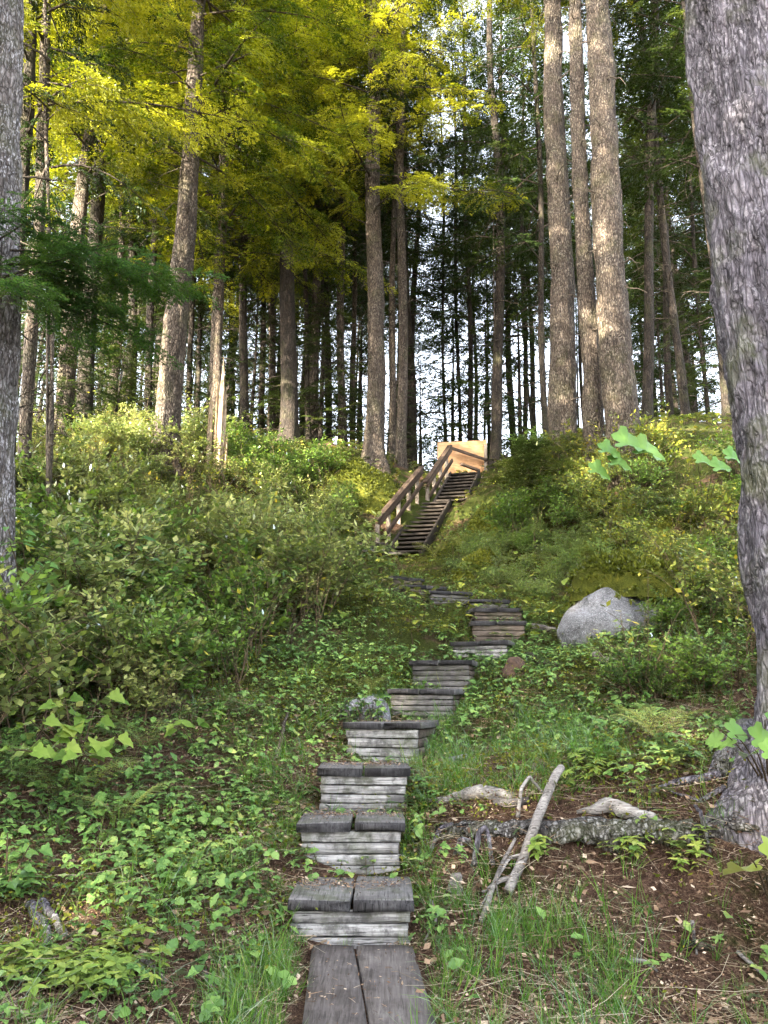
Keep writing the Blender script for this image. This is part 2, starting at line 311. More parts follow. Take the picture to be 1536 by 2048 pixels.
def groundmat():
    m, nt = mat('forest floor'); v = coords(nt, world=True)
    f = noise(nt, v, 30, 6, .8); n = noise(nt, v, 1.1, 6, .7); k = noise(nt, v, 110, 3, .85)
    soil = ramp(nt, mathn(nt, 'ADD', mathn(nt, 'MULTIPLY', f, .6), mathn(nt, 'MULTIPLY', k, .4)), [(.36, (.02, .012, .009)), (.47, (.07, .04, .028)), (.56, (.17, .105, .072)), (.66, (.36, .26, .19))])
    moss = ramp(nt, mathn(nt, 'ADD', mathn(nt, 'MULTIPLY', f, .5), mathn(nt, 'MULTIPLY', k, .5)), [(.35, (.012, .016, .004)), (.5, (.034, .045, .008)), (.62, (.08, .09, .016)), (.72, (.16, .14, .05))])
    sx = nd(nt, 'SeparateXYZ'); lk(nt, nd(nt, 'NewGeometry').outputs['Position'], sx.inputs[0])
    up = nd(nt, 'MapRange', i_From_Min=4.5, i_From_Max=9.0, i_To_Min=-.09, i_To_Max=.1); lk(nt, sx.outputs[1], up.inputs[0])
    mk = ramp(nt, mathn(nt, 'ADD', n, up.outputs[0]), [(.47, (0,)*3), (.56, (1,)*3)])
    c = mix(nt, mk, soil, moss)
    finish(nt, c, .95, mathn(nt, 'ADD', f, k), 1, .035, .1); return m
M['ground'] = groundmat()
m, nt_ = mat('pink flesh of broken log'); finish(nt_, ramp(nt_, noise(nt_, coords(nt_, world=True), 30, 5, .7), [(.35, (.02, .012, .009)), (.6, (.1, .062, .045))]), .9); M['rot'] = m

# ------------------------------------------------------------- steps list and terrain
# uL, uR, v of the tread front, Y, v of the riser foot, yaw, boards, riser material
STEPS = [(579, 824, 1800, 4.60, 1894, 0, 3, 'riser'), (598, 806, 1645, 5.37, 1748, 0, 4, 'riser'),
 (636, 818, 1537, 5.98, 1618, 0, 4, 'riser'), (688, 838, 1446, 7.05, 1528, -17, 4, 'riser'),
 (778, 905, 1378, 8.15, 1440, -16, 5, 'riser_d'), (821, 940, 1320, 8.9, 1380, -15, 5, 'riser_d'),
 (904, 1012, 1282, 9.75, 1318, -19, 4, 'riser'), (943, 1050, 1242, 10.25, 1292, -2, 4, 'riser_b'),
 (945, 1045, 1216, 10.75, 1244, 4, 3, 'riser_b'), (938, 1020, 1199, 11.4, 1222, 8, 2, 'riser_d'),
 (860, 945, 1189, 12.0, 1206, 18, 2, 'riser_d'), (815, 893, 1178, 12.7, 1194, 26, 2, 'riser_b'), (785, 848, 1161, 13.5, 1178, 26, 2, 'riser_b')]
ctl = []
def cg(u, v, Y): p = P(u, v, Y); ctl.append(tuple(p))
for s_ in STEPS: cg((s_[0]+s_[1])/2, s_[4]-2, s_[3]+.05)
for a in [(715, 2048, 3.66), (300, 2048, 3.66), (0, 2048, 3.6), (0, 1850, 4.5), (400, 1850, 4.5), (560, 1710, 5.2), (350, 1600, 6.0), (100, 1600, 5.6),
 (600, 1460, 7.3), (400, 1480, 7.0), (100, 1460, 6.6), (650, 1300, 9.3), (450, 1360, 8.6), (200, 1360, 8.2), (680, 1190, 12), (745, 1130, 15.0), (400, 1160, 12),
 (150, 1150, 11), (-200, 1150, 10), (335, 930, 15), (100, 960, 14), (550, 900, 19), (749, 938, 19), (860, 965, 19.3), (830, 1045, 17.2), (790, 1115, 15.9),
 (1000, 1900, 4.4), (1300, 1900, 4.4), (1536, 1900, 4.4), (1250, 1720, 4.95), (1000, 1610, 5.6), (1480, 1580, 5.0), (1200, 1450, 7.2), (1450, 1450, 6.5), (1000, 1425, 7.8),
 (1230, 1285, 9.2), (1060, 1350, 8.8), (1450, 1290, 8.5), (1100, 1190, 12), (1350, 1160, 11.5), (950, 1130, 14), (1250, 1010, 13.6), (1245, 905, 14.8), (1125, 910, 16), (1450, 960, 12.8),
 (1010, 950, 19), (1010, 912, 21.5), (925, 962, 20.4), (900, 1000, 18.6), (860, 1065, 17.0), (890, 965, 20.4), (960, 975, 19.9), (930, 945, 21.6), (840, 1000, 18.3), (300, 885, 20), (0, 905, 20), (1400, 890, 20), (700, 895, 22), (900, 1050, 17), (1700, 1600, 5), (1900, 1300, 8), (1900, 950, 13), (-300, 1600, 5.6), (-500, 1300, 8.5), (-700, 1000, 13)]: cg(*a)
for X, Y, Z in [(-12, 5, -.3), (13, 5, -.2), (0, 1.5, -1.36), (-4, 1.5, -1.3), (4, 1.5, -1.3), (-14, 16, 5), (15, 16, 5.2), (0, -6, -1.5), (-12, -6, -1.2), (12, -6, -1.2), (-25, -25, -2), (25, -25, -2),
 (-12, 27, 6.3), (0, 27, 6.3), (12, 27, 6.3), (-20, 40, 1.5), (0, 40, 1.5), (20, 40, 1.5), (-30, 60, -6), (0, 60, -6), (30, 60, -6), (-45, 10, 2), (45, 10, 2), (-45, 30, 3), (45, 30, 3), (0, 110, -14), (70, 110, -14), (-70, 110, -14), (90, 10, 0), (-90, 10, 0), (0, -70, -4)]:
    ctl.append((X, Y, Z+E))
ctl = np.array(ctl)
def _k(r2): return r2*np.log(r2+1e-9)*.5
def _tps(ctl):
    n = len(ctl); d = ((ctl[:, None, :2]-ctl[None, :, :2])**2).sum(-1); K = _k(d) + np.eye(n)*.04
    Pm = np.c_[np.ones(n), ctl[:, :2]]; A = np.block([[K, Pm], [Pm.T, np.zeros((3, 3))]])
    return np.linalg.solve(A, np.r_[ctl[:, 2], 0, 0, 0])
_w = _tps(ctl)
def Hraw(X, Y):
    X = np.asarray(X, float); Y = np.asarray(Y, float); sh = X.shape; X = X.ravel(); Y = Y.ravel(); out = np.zeros(len(X))
    for a in range(0, len(X), 20000):
        x, y = X[a:a+20000], Y[a:a+20000]
        d = (x[:, None]-ctl[None, :, 0])**2 + (y[:, None]-ctl[None, :, 1])**2
        out[a:a+20000] = _k(d)@_w[:len(ctl)] + _w[-3] + _w[-2]*x + _w[-1]*y
    far = np.clip((np.hypot(X, Y)-85)/40, 0, 1); out = out*(1-far) + (-14)*far
    q = np.stack([X, Y, X*0], -1)
    ax = np.clip((np.abs(X-PX(Y))-.35)/.5, 0, 1)
    out += fbm(q*.9, 2, 3)*.10*ax + fbm(q*3.3, 3, 5)*.035*(ax*.8+.2)
    mx, my = MOUND; out += .35*np.exp(-(((X-mx)/1.5)**2+((Y-my)/1.0)**2))
    return out.reshape(sh)
_py = [0]+[s_[3] for s_ in STEPS]+[16, 18, 20, 60]; _px = [-.12]+[P((s_[0]+s_[1])/2, s_[2], s_[3]).x for s_ in STEPS]+[.4, 1.15, 2, 2]
def PX(Y): return np.interp(Y, _py, _px)
MOUND = (P(700, 950, 17.6).x, 17.8)
def axis(lo, hi, st, ends, g=1.13):
    a = list(np.arange(lo, hi, st)); s_ = st; x = a[-1]
    while x < ends[1]: s_ *= g; x += s_; a.append(x)
    s_ = st; x = a[0]; b = []
    while x > ends[0]: s_ *= g; x -= s_; b.append(x)
    return np.array(b[::-1]+a)
gx = axis(-6.5, 6.5, .05, (-400, 400)); gy = axis(2.6, 13, .05, (-300, 900), 1.05)
GX, GY = np.meshgrid(gx, gy); GZ = Hraw(GX, GY)
def H(X, Y):
    X = np.atleast_1d(np.asarray(X, float)); Y = np.atleast_1d(np.asarray(Y, float))
    i = np.clip(np.searchsorted(gx, X)-1, 0, len(gx)-2); j = np.clip(np.searchsorted(gy, Y)-1, 0, len(gy)-2)
    fx = (X-gx[i])/(gx[i+1]-gx[i]); fy = (Y-gy[j])/(gy[j+1]-gy[j])
    return GZ[j, i]*(1-fx)*(1-fy)+GZ[j, i+1]*fx*(1-fy)+GZ[j+1, i]*(1-fx)*fy+GZ[j+1, i+1]*fx*fy
def h1(x, y): return float(H(x, y)[0])
def hit(u, v, Y0=2.5, Y1=30):         # ground point seen at pixel (u, v)
    Ys = np.arange(Y0, Y1, .05); xc, yc = (u-768)/FPX, (1024-v)/FPX; k = Ys/(cp-yc*sp)
    X = xc*k; Z = E+(sp+yc*cp)*k; b = np.nonzero(H(X, Ys) > Z)[0]
    i = b[0] if len(b) else len(Ys)-1
    return Vector((X[i], Ys[i], h1(X[i], Ys[i])))
mb = MB(); nx, ny = len(gx), len(gy)
ii = (np.arange(ny-1)[:, None]*nx+np.arange(nx-1)[None]).ravel()
mb.add(np.stack([GX, GY, GZ], -1), np.stack([ii, ii+1, ii+nx+1, ii+nx], -1))
tag(mb.build('ground', M['ground']), 'brown and mossy forest floor rising to the ridge', kind='structure')

# ------------------------------------------------------------- trees
def trunk_mb(c0, c1, z0, ztop, r0, rmid, zmid, sides, dz, seed, flare=.6, bark=.02, wob=.05, lobes=5, bend=0):
    # centre line passes c0 at z0 and c1 at zmid
    zs = [0.0]
    while zs[-1] < ztop-z0: zs.append(zs[-1] + (dz*.6 if zs[-1] < 1.8 else dz if zs[-1] < 14 else dz*4))
    zs = np.array(zs); Ht = zmid-z0; t = zs/Ht
    r0 *= .9; rmid *= .9; rad = np.where(t < 1, r0+(rmid-r0)*t, rmid*np.clip((ztop-z0-zs)/max(.1, ztop-zmid), .04, 1))
    cx = c0[0]+(c1[0]-c0[0])*t; cy = c0[1]+(c1[1]-c0[1])*t
    cx = cx + wob*np.sin(zs*.55+seed)*np.clip(zs/3, 0, 1) + bend*np.sin(np.clip(t, 0, 1)*PI); cy = cy + wob*np.sin(zs*.4+seed*2)*np.clip(zs/3, 0, 1)
    th = np.arange(sides)*2*PI/sides; TH, Z_ = np.meshgrid(th, zs)
    rr = rad[:, None]*(1+flare*np.exp(-np.maximum(0, Z_-.55)/.4)*(1+.45*np.sin(TH*lobes+seed)) + .03*np.sin(TH*3+seed+Z_*.3))
    q = np.stack([np.cos(TH)*rad[:, None], np.sin(TH)*rad[:, None], Z_*.3], -1)
    nz = fbm(q*14+seed, 3, int(seed) % 50); rr = rr + bark*(1-2*np.abs(nz))*.6 + bark*fbm(q*5+seed, 2, 9)
    V = np.stack([cx[:, None]+np.cos(TH)*rr, cy[:, None]+np.sin(TH)*rr, z0+Z_], -1)
    n = sides; i = np.arange(len(zs)-1)[:, None]*n; j = np.arange(n)[None]; k = (j+1) % n
    Q = np.stack([i+j, i+k, i+n+k, i+n+j], -1).reshape(-1, 4); mb = MB(); mb.add(V, Q)
    return mb, (lambda z: (np.interp(z-z0, zs, cx), np.interp(z-z0, zs, cy), np.interp(z-z0, zs, rad)))
def diamonds(b, d, up, L, wd):       # leaflets as four-vertex blades: base point, direction, normal
    s_ = np.cross(d, up); s_ /= np.linalg.norm(s_, axis=1, keepdims=True)+1e-9
    L = L[:, None]; wd = wd[:, None]
    V = np.stack([b, b+d*L*.45+s_*wd, b+d*L, b+d*L*.45-s_*wd], 1).reshape(-1, 3)
    n = len(b); return V, (np.arange(n)[:, None]*4+np.arange(4)[None])
def spray(L, nside, nl, leaf, seed, wf=.2):
    r = np.random.default_rng(seed); mb = MB(); B, D, U, LL, W = [], [], [], [], []
    mb.add(*tube([(0, 0, 0), (L*.5, 0, .02*L), (L, 0, -.06*L)], [.006, .004, .0015], 3, False), m=1)
    for i in range(nside):
        t = .06+.94*(i+r.uniform(-.3, .3))/nside; t = min(max(t, .03), .99); sd = 1 if i % 2 else -1
        a = sd*R(r.uniform(40, 65)); l = L*(.5*(1-t)**.8+.07)*r.uniform(.75, 1.15); bx = np.array([t*L, 0, .04*L*math.sin(t*3)-.06*L*t*t])
        dr = r.uniform(-.35, .1)
        for k in range(nl):
            q = (k+.6)/nl; p = bx + np.array([math.cos(a)*l*q, math.sin(a)*l*q, dr*l*q*q+r.uniform(-.012, .012)])
            for s2 in (1, -1):
                aa = a+s2*R(r.uniform(20, 55)); d = np.array([math.cos(aa), math.sin(aa), r.uniform(-.35, .25)]); d /= np.linalg.norm(d)
                B.append(p); D.append(d); U.append((r.uniform(-1, 1), r.uniform(-1, 1), 1)); LL.append(leaf*r.uniform(.7, 1.25)*(1.1-.4*q)); W.append(leaf*wf*r.uniform(.8, 1.2))
    V, Q = diamonds(np.array(B), np.array(D), np.array(U), np.array(LL), np.array(W)); mb.add(V, Q); return mb.merged()
SP_N = [spray(.7, 15, 8, .055, 10+i, .19) for i in range(3)]
SP_F = [spray(.85, 12, 5, .1, 20+i, .2) for i in range(3)]
def add_branch(mb, root, az, L, up, droop, SP, r, dens=1.0, rad=.03, start=.25, sc=1.0):
    n = 8; t = np.linspace(0, 1, n); bend = r.uniform(-.25, .25)
    hx = L*t; hz = L*(up*t - droop*t*t); a = az+bend*t
    pts = np.stack([root[0]+np.cos(a)*hx, root[1]+np.sin(a)*hx, root[2]+hz], -1)
    mb.add(*tube(pts, rad*(1-.85*t)*max(.5, L/3), 4, False), m=1)
    k = max(3, int(L/.19*dens)); tt = start+(1-start)*(np.arange(k)+r.uniform(-.3, .3, k))/k; tt = np.clip(tt, .05, 1)
    loc = np.stack([np.interp(tt, t, pts[:, q]) for q in range(3)], -1) + r.normal(0, .04, (k, 3))
    side = np.where(np.arange(k) % 2, 1, -1)*R(1)*r.uniform(25, 75, k); side[-1] = 0
    yaw = az+bend+side; pit = r.uniform(.0, .45, k)+droop*.4; s_ = sc*r.uniform(.7, 1.25, k)*(1.15-.45*tt)
    Mx = rotz(yaw)@roty(pit)@rotx(r.uniform(-.5, .5, k))*s_[:, None, None]
    which = r.integers(0, len(SP), k)
    for q in range(len(SP)): inst(mb, SP[q], Mx[which == q], loc[which == q])
def crown(seed, nb, H_, Lb, SP, dens=1.0, up=.1, droop=.35, low=0.8, sc=1.0, holes=.15, tp=.75):
    r = np.random.default_rng(seed); mb = MB(); az = r.uniform(0, 6)
    for i in range(nb):
        t = (i+r.uniform(-.4, .4))/nb; t = max(t, 0); z = H_*t**.95; az += 2.4+r.uniform(-.7, .7)
        L = Lb*(low+(1-low)*min(1, t*5))*(1-t)**tp*r.uniform(.6, 1.15)+.3
        if r.uniform() < holes: continue
        add_branch(mb, (0, 0, z), az, L, up+r.uniform(-.1, .2)+.3*t, droop*r.uniform(.5, 1.3), SP, r, dens, .032, .22 if L > 1 else .1, sc)
    return mb.mesh('crown', [M['spruce'] if SP is SP_N else M['spruce_far'], M['limb']])
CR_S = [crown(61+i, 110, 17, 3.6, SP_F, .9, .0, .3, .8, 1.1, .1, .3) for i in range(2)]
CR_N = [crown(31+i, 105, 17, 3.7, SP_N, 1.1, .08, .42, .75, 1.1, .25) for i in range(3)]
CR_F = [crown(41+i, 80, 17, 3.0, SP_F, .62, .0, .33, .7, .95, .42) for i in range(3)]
def bare(seed, n, H_):
    r = np.random.default_rng(seed); mb = MB(); mb.add(*tube([(0, 0, z) for z in np.linspace(0, H_, n*2+1)], .02, 4, False))
    for i in range(n):
        az = r.uniform(0, 2*PI); z = H_*(i+.5)/n; L = r.uniform(.3, 1.5)*(0.4+.8*z/H_); k = 6; t = np.linspace(0, 1, k)
        a = az+r.uniform(-.5, .5)*t; pz = L*(r.uniform(-.2, .3)*t-r.uniform(0, .5)*t*t)
        pts = np.stack([np.cos(a)*L*t, np.sin(a)*L*t, z+pz], -1)+r.normal(0, .02, (k, 3)); pts[0] = (0, 0, z)
        mb.add(*tube(pts, .018*(1-.85*t), 4, False))
        for q in range(r.integers(1, 4)):
            j = r.integers(2, k-1); d = r.normal(0, 1, 3); d[2] -= .3; d /= np.linalg.norm(d); l2 = L*r.uniform(.15, .4)
            mb.add(*tube([pts[j], pts[j]+d*l2*.5, pts[j]+d*l2+np.array([0, 0, -.05])], [.007, .005, .002], 3, False))
    return mb.mesh('bare_limb', [M['limb']])
BARE = [bare(51+i, 26, 8) for i in range(3)]
ntree = 0
def conifer(label, b, t, Y, cb, mats='bark_dark', kind='F', Ht=24, cs=1.0, group=None, bend=0, flare=.5, sides=14, dz=.35, bark=.012, nlimb=True, name='conifer', cat='tree', crot=None, wob=.05, lobes=5):
    # b, t = (u, v, width px) low and high on the trunk; cb = height of the crown's foot above the ground
    global ntree; ntree += 1; k = ntree
    p0, p1 = P(b[0], b[1], Y), P(t[0], t[1], Y); r0 = b[2]/2*ZC(b[1], Y)/FPX; r1 = t[2]/2*ZC(t[1], Y)/FPX
    zb = h1(p0.x, Y)-.75
    f = (zb-p0.z)/(p1.z-p0.z); x0 = p0.x+(p1.x-p0.x)*f
    ztop = zb+Ht; zmid = min(p1.z, ztop-2)
    x1 = p0.x+(p1.x-p0.x)*(zmid-p0.z)/(p1.z-p0.z)
    root = empty(name, (x0, Y, zb))
    tag(root, label, cat, group)
    mb, cen = trunk_mb((0, 0), (x1-x0, 0), 0, Ht, r0, r1, zmid-zb, sides, dz, k*1.7, flare, bark, wob, lobes, bend)
    mb.build('trunk', M[mats], root)
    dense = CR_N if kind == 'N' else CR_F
    cx, cy, _ = cen(cb); o = mkobj('crown', dense[k % 3], root, (cx, cy, cb)); sz = (Ht-cb)/17
    o.scale = (cs, cs, sz); o.rotation_euler = (0, math.atan2(x1-x0, zmid-zb)*.8, 0)
    o.rotation_euler = (Matrix.Rotation(math.atan2(x1-x0, zmid-zb), 4, 'Y')@Matrix.Rotation(crot if crot is not None else k*2.1, 4, 'Z')).to_euler()
    if nlimb and cb > 1.5:
        cx, cy, _ = cen(.8); o = mkobj('bare_limb', BARE[k % 3], root, (cx, cy, .8)); o.scale = (1, 1, max(.3, (cb+.5)/8))
        o.rotation_euler = (Matrix.Rotation(math.atan2(x1-x0, zmid-zb), 4, 'Y')@Matrix.Rotation(k*1.3, 4, 'Z')).to_euler()
    return root, cen
HI = dict(sides=64, dz=.07, bark=.03)
conifer('huge old spruce with grey lichen flecked trunk filling the right edge of the photo', (1652, 1450, 262), (1478, 0, 200), 5.0, 10.5, 'bark_grey', 'N', 26, 1.0, flare=.95, sides=150, dz=.035, bark=.05, nlimb=False, wob=.03, lobes=6)
ETREE = conifer('pale blotchy trunk cut off by the left edge, with a low green bough', (-38, 1250, 140), (-24, 0, 124), 7.6, 12.5, 'bark_pale', 'N', 26, 1.0, sides=90, dz=.05, bark=.03, nlimb=False, flare=.4)
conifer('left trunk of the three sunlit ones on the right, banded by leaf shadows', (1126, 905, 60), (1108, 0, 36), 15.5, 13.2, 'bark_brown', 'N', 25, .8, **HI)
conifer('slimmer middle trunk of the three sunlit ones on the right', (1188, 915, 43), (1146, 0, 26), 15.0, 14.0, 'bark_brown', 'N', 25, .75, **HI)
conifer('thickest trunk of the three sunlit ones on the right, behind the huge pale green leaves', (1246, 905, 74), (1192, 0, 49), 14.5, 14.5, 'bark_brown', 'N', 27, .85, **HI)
conifer('thick grey brown trunk left of the broken snag, its crown the brightest at top left', (334, 900, 60), (402, 0, 27), 15.0, 7.6, 'bark_brown', 'N', 25, 1.25, sides=56, dz=.08, bark=.025)
conifer('straight trunk with a sunlit left side standing on the mossy mound beside the stairs', (749, 935, 42), (748, 0, 24), 19.0, 8.2, 'bark_brown', 'N', 26, 1.1, flare=.9, sides=40, dz=.12, bark=.02)
TR = [
 ('broad dark trunk with a wide mossy foot, midway between snag and mossy mound', (575, 890, 40), (580, 200, 24), 20, 6.5, 'bark_dark', 'N', 1.1),
 ('dark trunk rising directly behind the broken snag', (432, 900, 28), (446, 200, 20), 19, 6.0, 'bark_brown', 'N', 1.1),
 ('slender shaded trunk on the left of the close pair behind the snag', (524, 890, 13), (527, 200, 11), 22.5, 6.5, 'bark_dark', 'F', .9),
 ('slender sun edged trunk on the right of the close pair behind the snag', (541, 890, 17), (542, 200, 12), 22, 7, 'bark_brown', 'F', .9),
 ('near black straight trunk just right of the broken snag', (487, 890, 20), (492, 300, 14), 21, 6.5, 'bark_dark', 'F', 1),
 ('sunlit reddish trunk right of the broad dark one', (630, 890, 22), (634, 200, 14), 22, 7, 'bark_brown', 'F', 1),
 ('thin trunk leaning against its sunlit neighbour right of the broad dark one', (618, 890, 12), (602, 380, 9), 21.5, 8, 'bark_dark', 'F', .8),
 ('thin dark trunk between the reddish one and the trunk on the mossy mound', (656, 890, 13), (652, 250, 10), 23, 7, 'bark_dark', 'F', .9),
 ('mid brown trunk second to the left of the one on the mossy mound', (684, 890, 19), (684, 200, 13), 21.5, 7.5, 'bark_brown', 'F', 1),
 ('thin sun flecked trunk nearest left of the one on the mossy mound', (706, 880, 12), (708, 300, 9), 23.5, 7, 'bark_brown', 'F', .9),
 ('shaded brown trunk just right of the one on the mossy mound', (803, 900, 23), (803, 100, 15), 20, 9, 'bark_brown', 'F', 1),
 ('thin sun edged trunk squeezed between the mossy mound tree and its right neighbour', (782, 900, 15), (792, 300, 10), 21, 9, 'bark_brown', 'F', .9),
 ('curved dark trunk behind the plywood panel right of the stairs', (987, 925, 25), (982, 150, 15), 21, 8, 'bark_dark', 'F', 1),
 ('slim black trunk rising above the plywood panel', (942, 880, 12), (929, 250, 8), 25, 8, 'bark_dark', 'F', .9),
 ('very thin trunk left of the slim black one above the plywood panel', (918, 870, 8), (910, 350, 6), 26, 7, 'bark_dark', 'F', .8),
 ('thin short crowned trunk above the upper handrail', (890, 880, 8), (886, 500, 5), 25, 3.5, 'bark_dark', 'F', .9),
 ('dark trunk behind the left one of the three sunlit trunks', (1093, 885, 15), (1080, 450, 12), 19, 6, 'bark_dark', 'F', 1),
 ('slender dark trunk between the plywood panel and the three sunlit trunks', (1050, 885, 11), (1046, 400, 8), 25, 5, 'bark_dark', 'F', 1),
 ('upright dark trunk next to the thickest sunlit trunk on its right', (1292, 880, 24), (1306, 100, 16), 18, 8.2, 'bark_dark', 'F', 1.1),
 ('dark trunk leaning left with a sunlit foot, right of the thickest sunlit trunk', (1376, 885, 20), (1312, 300, 14), 18.5, 8, 'bark_dark', 'F', 1),
 ('straight dark trunk half hidden behind the leaning one with a sunlit foot', (1345, 885, 16), (1322, 350, 12), 20, 8, 'bark_dark', 'F', 1),
 ('dark trunk leaning left close to the huge spruce at the right edge', (1462, 885, 24), (1405, 350, 14), 16.5, 7.5, 'bark_dark', 'F', 1),
 ('thin dark trunk between the two leaning ones at right', (1418, 885, 10), (1386, 450, 8), 22, 6, 'bark_dark', 'F', 1),
 ('dark leaning trunk half hidden by the left edge trunk', (22, 900, 30), (52, 150, 24), 11.5, 8, 'bark_dark', 'N', 1.1),
 ('greyish mossy trunk seen in the gap right of the left edge trunk', (52, 900, 28), (82, 300, 24), 12.5, 9, 'bark_brown', 'N', 1),
 ('thin white spotted sapling trunk near the left edge, bare below the green bough', (95, 1000, 13), (95, 560, 9), 10.8, 5.0, 'bark_brown', 'F', .6),
 ('thick brown trunk leaning right, leftmost of the dark trunks behind the green bough', (120, 880, 40), (158, 500, 32), 16, 7.5, 'bark_brown', 'N', 1),
 ('thick dark trunk right of the leaning brown one, below the green bough', (168, 880, 36), (190, 450, 30), 17, 7.5, 'bark_dark', 'N', 1.1),
 ('thin sun flecked trunk with yellow sprays at its foot on the left', (228, 880, 15), (242, 450, 13), 20, 6.5, 'bark_brown', 'F', 1),
 ('dark trunk beside the thin sun flecked one on the left', (256, 880, 21), (268, 450, 18), 20.5, 6.5, 'bark_dark', 'F', 1),
 ('dark trunk leaning right just left of the thick grey brown trunk', (292, 880, 17), (316, 400, 15), 19.5, 7, 'bark_dark', 'F', 1),
 ('thin black trunk just right of the thick grey brown trunk', (378, 880, 13), (390, 350, 10), 21, 6.5, 'bark_dark', 'F', 1),
 ('thin straight trunk between the thick grey brown trunk and the snag', (394, 880, 10), (402, 350, 8), 23, 7, 'bark_dark', 'F', 1),
 ('thin trunk standing right behind the top of the snag', (462, 880, 11), (466, 350, 9), 24, 6, 'bark_dark', 'F', 1),
]
SHORT = ['broad dark trunk', 'dark trunk behind the snag', 'shaded one of the pair', 'sunlit one of the pair', 'near black trunk', 'reddish trunk', 'leaning thin trunk', 'thin dark trunk', 'mid brown trunk', 'thin sun flecked trunk', 'shaded brown trunk', 'squeezed thin trunk', 'curved dark trunk', 'slim black trunk', 'very thin trunk', 'short crowned trunk', 'trunk behind the sunlit three', 'slender dark trunk', 'upright dark trunk', 'left leaning trunk', 'half hidden trunk', 'trunk by the huge spruce', 'thin leaning trunk', 'dark leaning trunk at left edge', 'mossy grey trunk', 'white spotted sapling', 'leaning brown trunk', 'thick dark trunk', 'left sun flecked trunk', 'neighbour of the flecked trunk', 'right leaning dark trunk', 'thin black trunk', 'thin straight trunk', 'thin trunk by the snag top']
for lb, b, t, Y, cbh, mt, kd, cs in TR:
    conifer(lb, b, t, Y, cbh, mt, kd, 22+ntree % 4*1.6, cs, flare=.5 if b[2] < 38 else .9, sides=12 if b[2] < 25 else 24, dz=.4 if b[2] < 25 else .2,
            bend=.25 if 'curved' in lb else 0)
NB = sorted([(t_[1][0], n_) for t_, n_ in zip(TR, SHORT)]+[(1125, 'left sunlit trunk'), (1188, 'middle sunlit trunk'), (1244, 'thickest sunlit trunk'), (334, 'thick grey brown trunk'), (749, 'mossy mound trunk'), (1500, 'huge spruce'), (0, 'left edge trunk')]); GAP = {}
# farther trees past the crest
r = np.random.default_rng(5); spots = []
for q in range(4000):
    Y = r.uniform(22.5, 44); X = r.uniform(-.62, .62)*Y
    if all((X-a)**2+(Y-b)**2 > 1.9 for a, b in spots): spots.append((X, Y))
    if len(spots) >= 108: break
for X, Y in sorted(spots, key=lambda q: q[1]):
    if 845 < float(project(X, Y, 12)[0]) < 925 and Y < 38: continue
    zb = h1(X, Y)-.3; Ht = r.uniform(20, 31); rr = r.uniform(.1, .2)
    root = empty('conifer', (X, Y, zb)); k = int(r.integers(0, 1000))
    uu = float(project(X, Y, zb+3)[0]); gi = sum(1 for q in NB if q[0] < uu); GAP[gi] = GAP.get(gi, 0)+1; od = ['nearest', 'second nearest', 'third nearest', 'fourth nearest', 'fifth nearest', 'sixth nearest', 'seventh nearest', 'eighth nearest', 'ninth nearest', 'tenth nearest', 'eleventh nearest', 'twelfth nearest', 'thirteenth nearest', 'fourteenth nearest', 'fifteenth nearest', 'sixteenth nearest'][min(15, GAP[gi]-1)]
    lb = ('far conifer, %s past the left photo edge' % od) if gi == 0 else ('far conifer, %s behind the huge spruce' % od) if gi == len(NB) else 'far conifer, %s between %s and %s' % (od, NB[gi-1][1], NB[gi][1])
    lb = lb if len(lb.split()) <= 16 else lb.replace('far conifer, ', 'conifer ').replace(' trunk', '')
    tag(root, lb, 'tree', 'dark conifers beyond the ridge crest')
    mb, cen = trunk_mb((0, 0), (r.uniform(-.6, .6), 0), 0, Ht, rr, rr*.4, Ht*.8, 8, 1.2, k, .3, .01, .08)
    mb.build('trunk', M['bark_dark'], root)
    cb = min(max(3, (.53*Y-(zb-E))*r.uniform(.8, 1.3)), Ht-4) if r.uniform() < .8 else r.uniform(4, 9); o = mkobj('crown', CR_F[k % 3], root, (0, 0, cb)); o.scale = (r.uniform(.75, 1.15),)*2+((Ht-cb)/17,); o.rotation_euler = (0, 0, k)
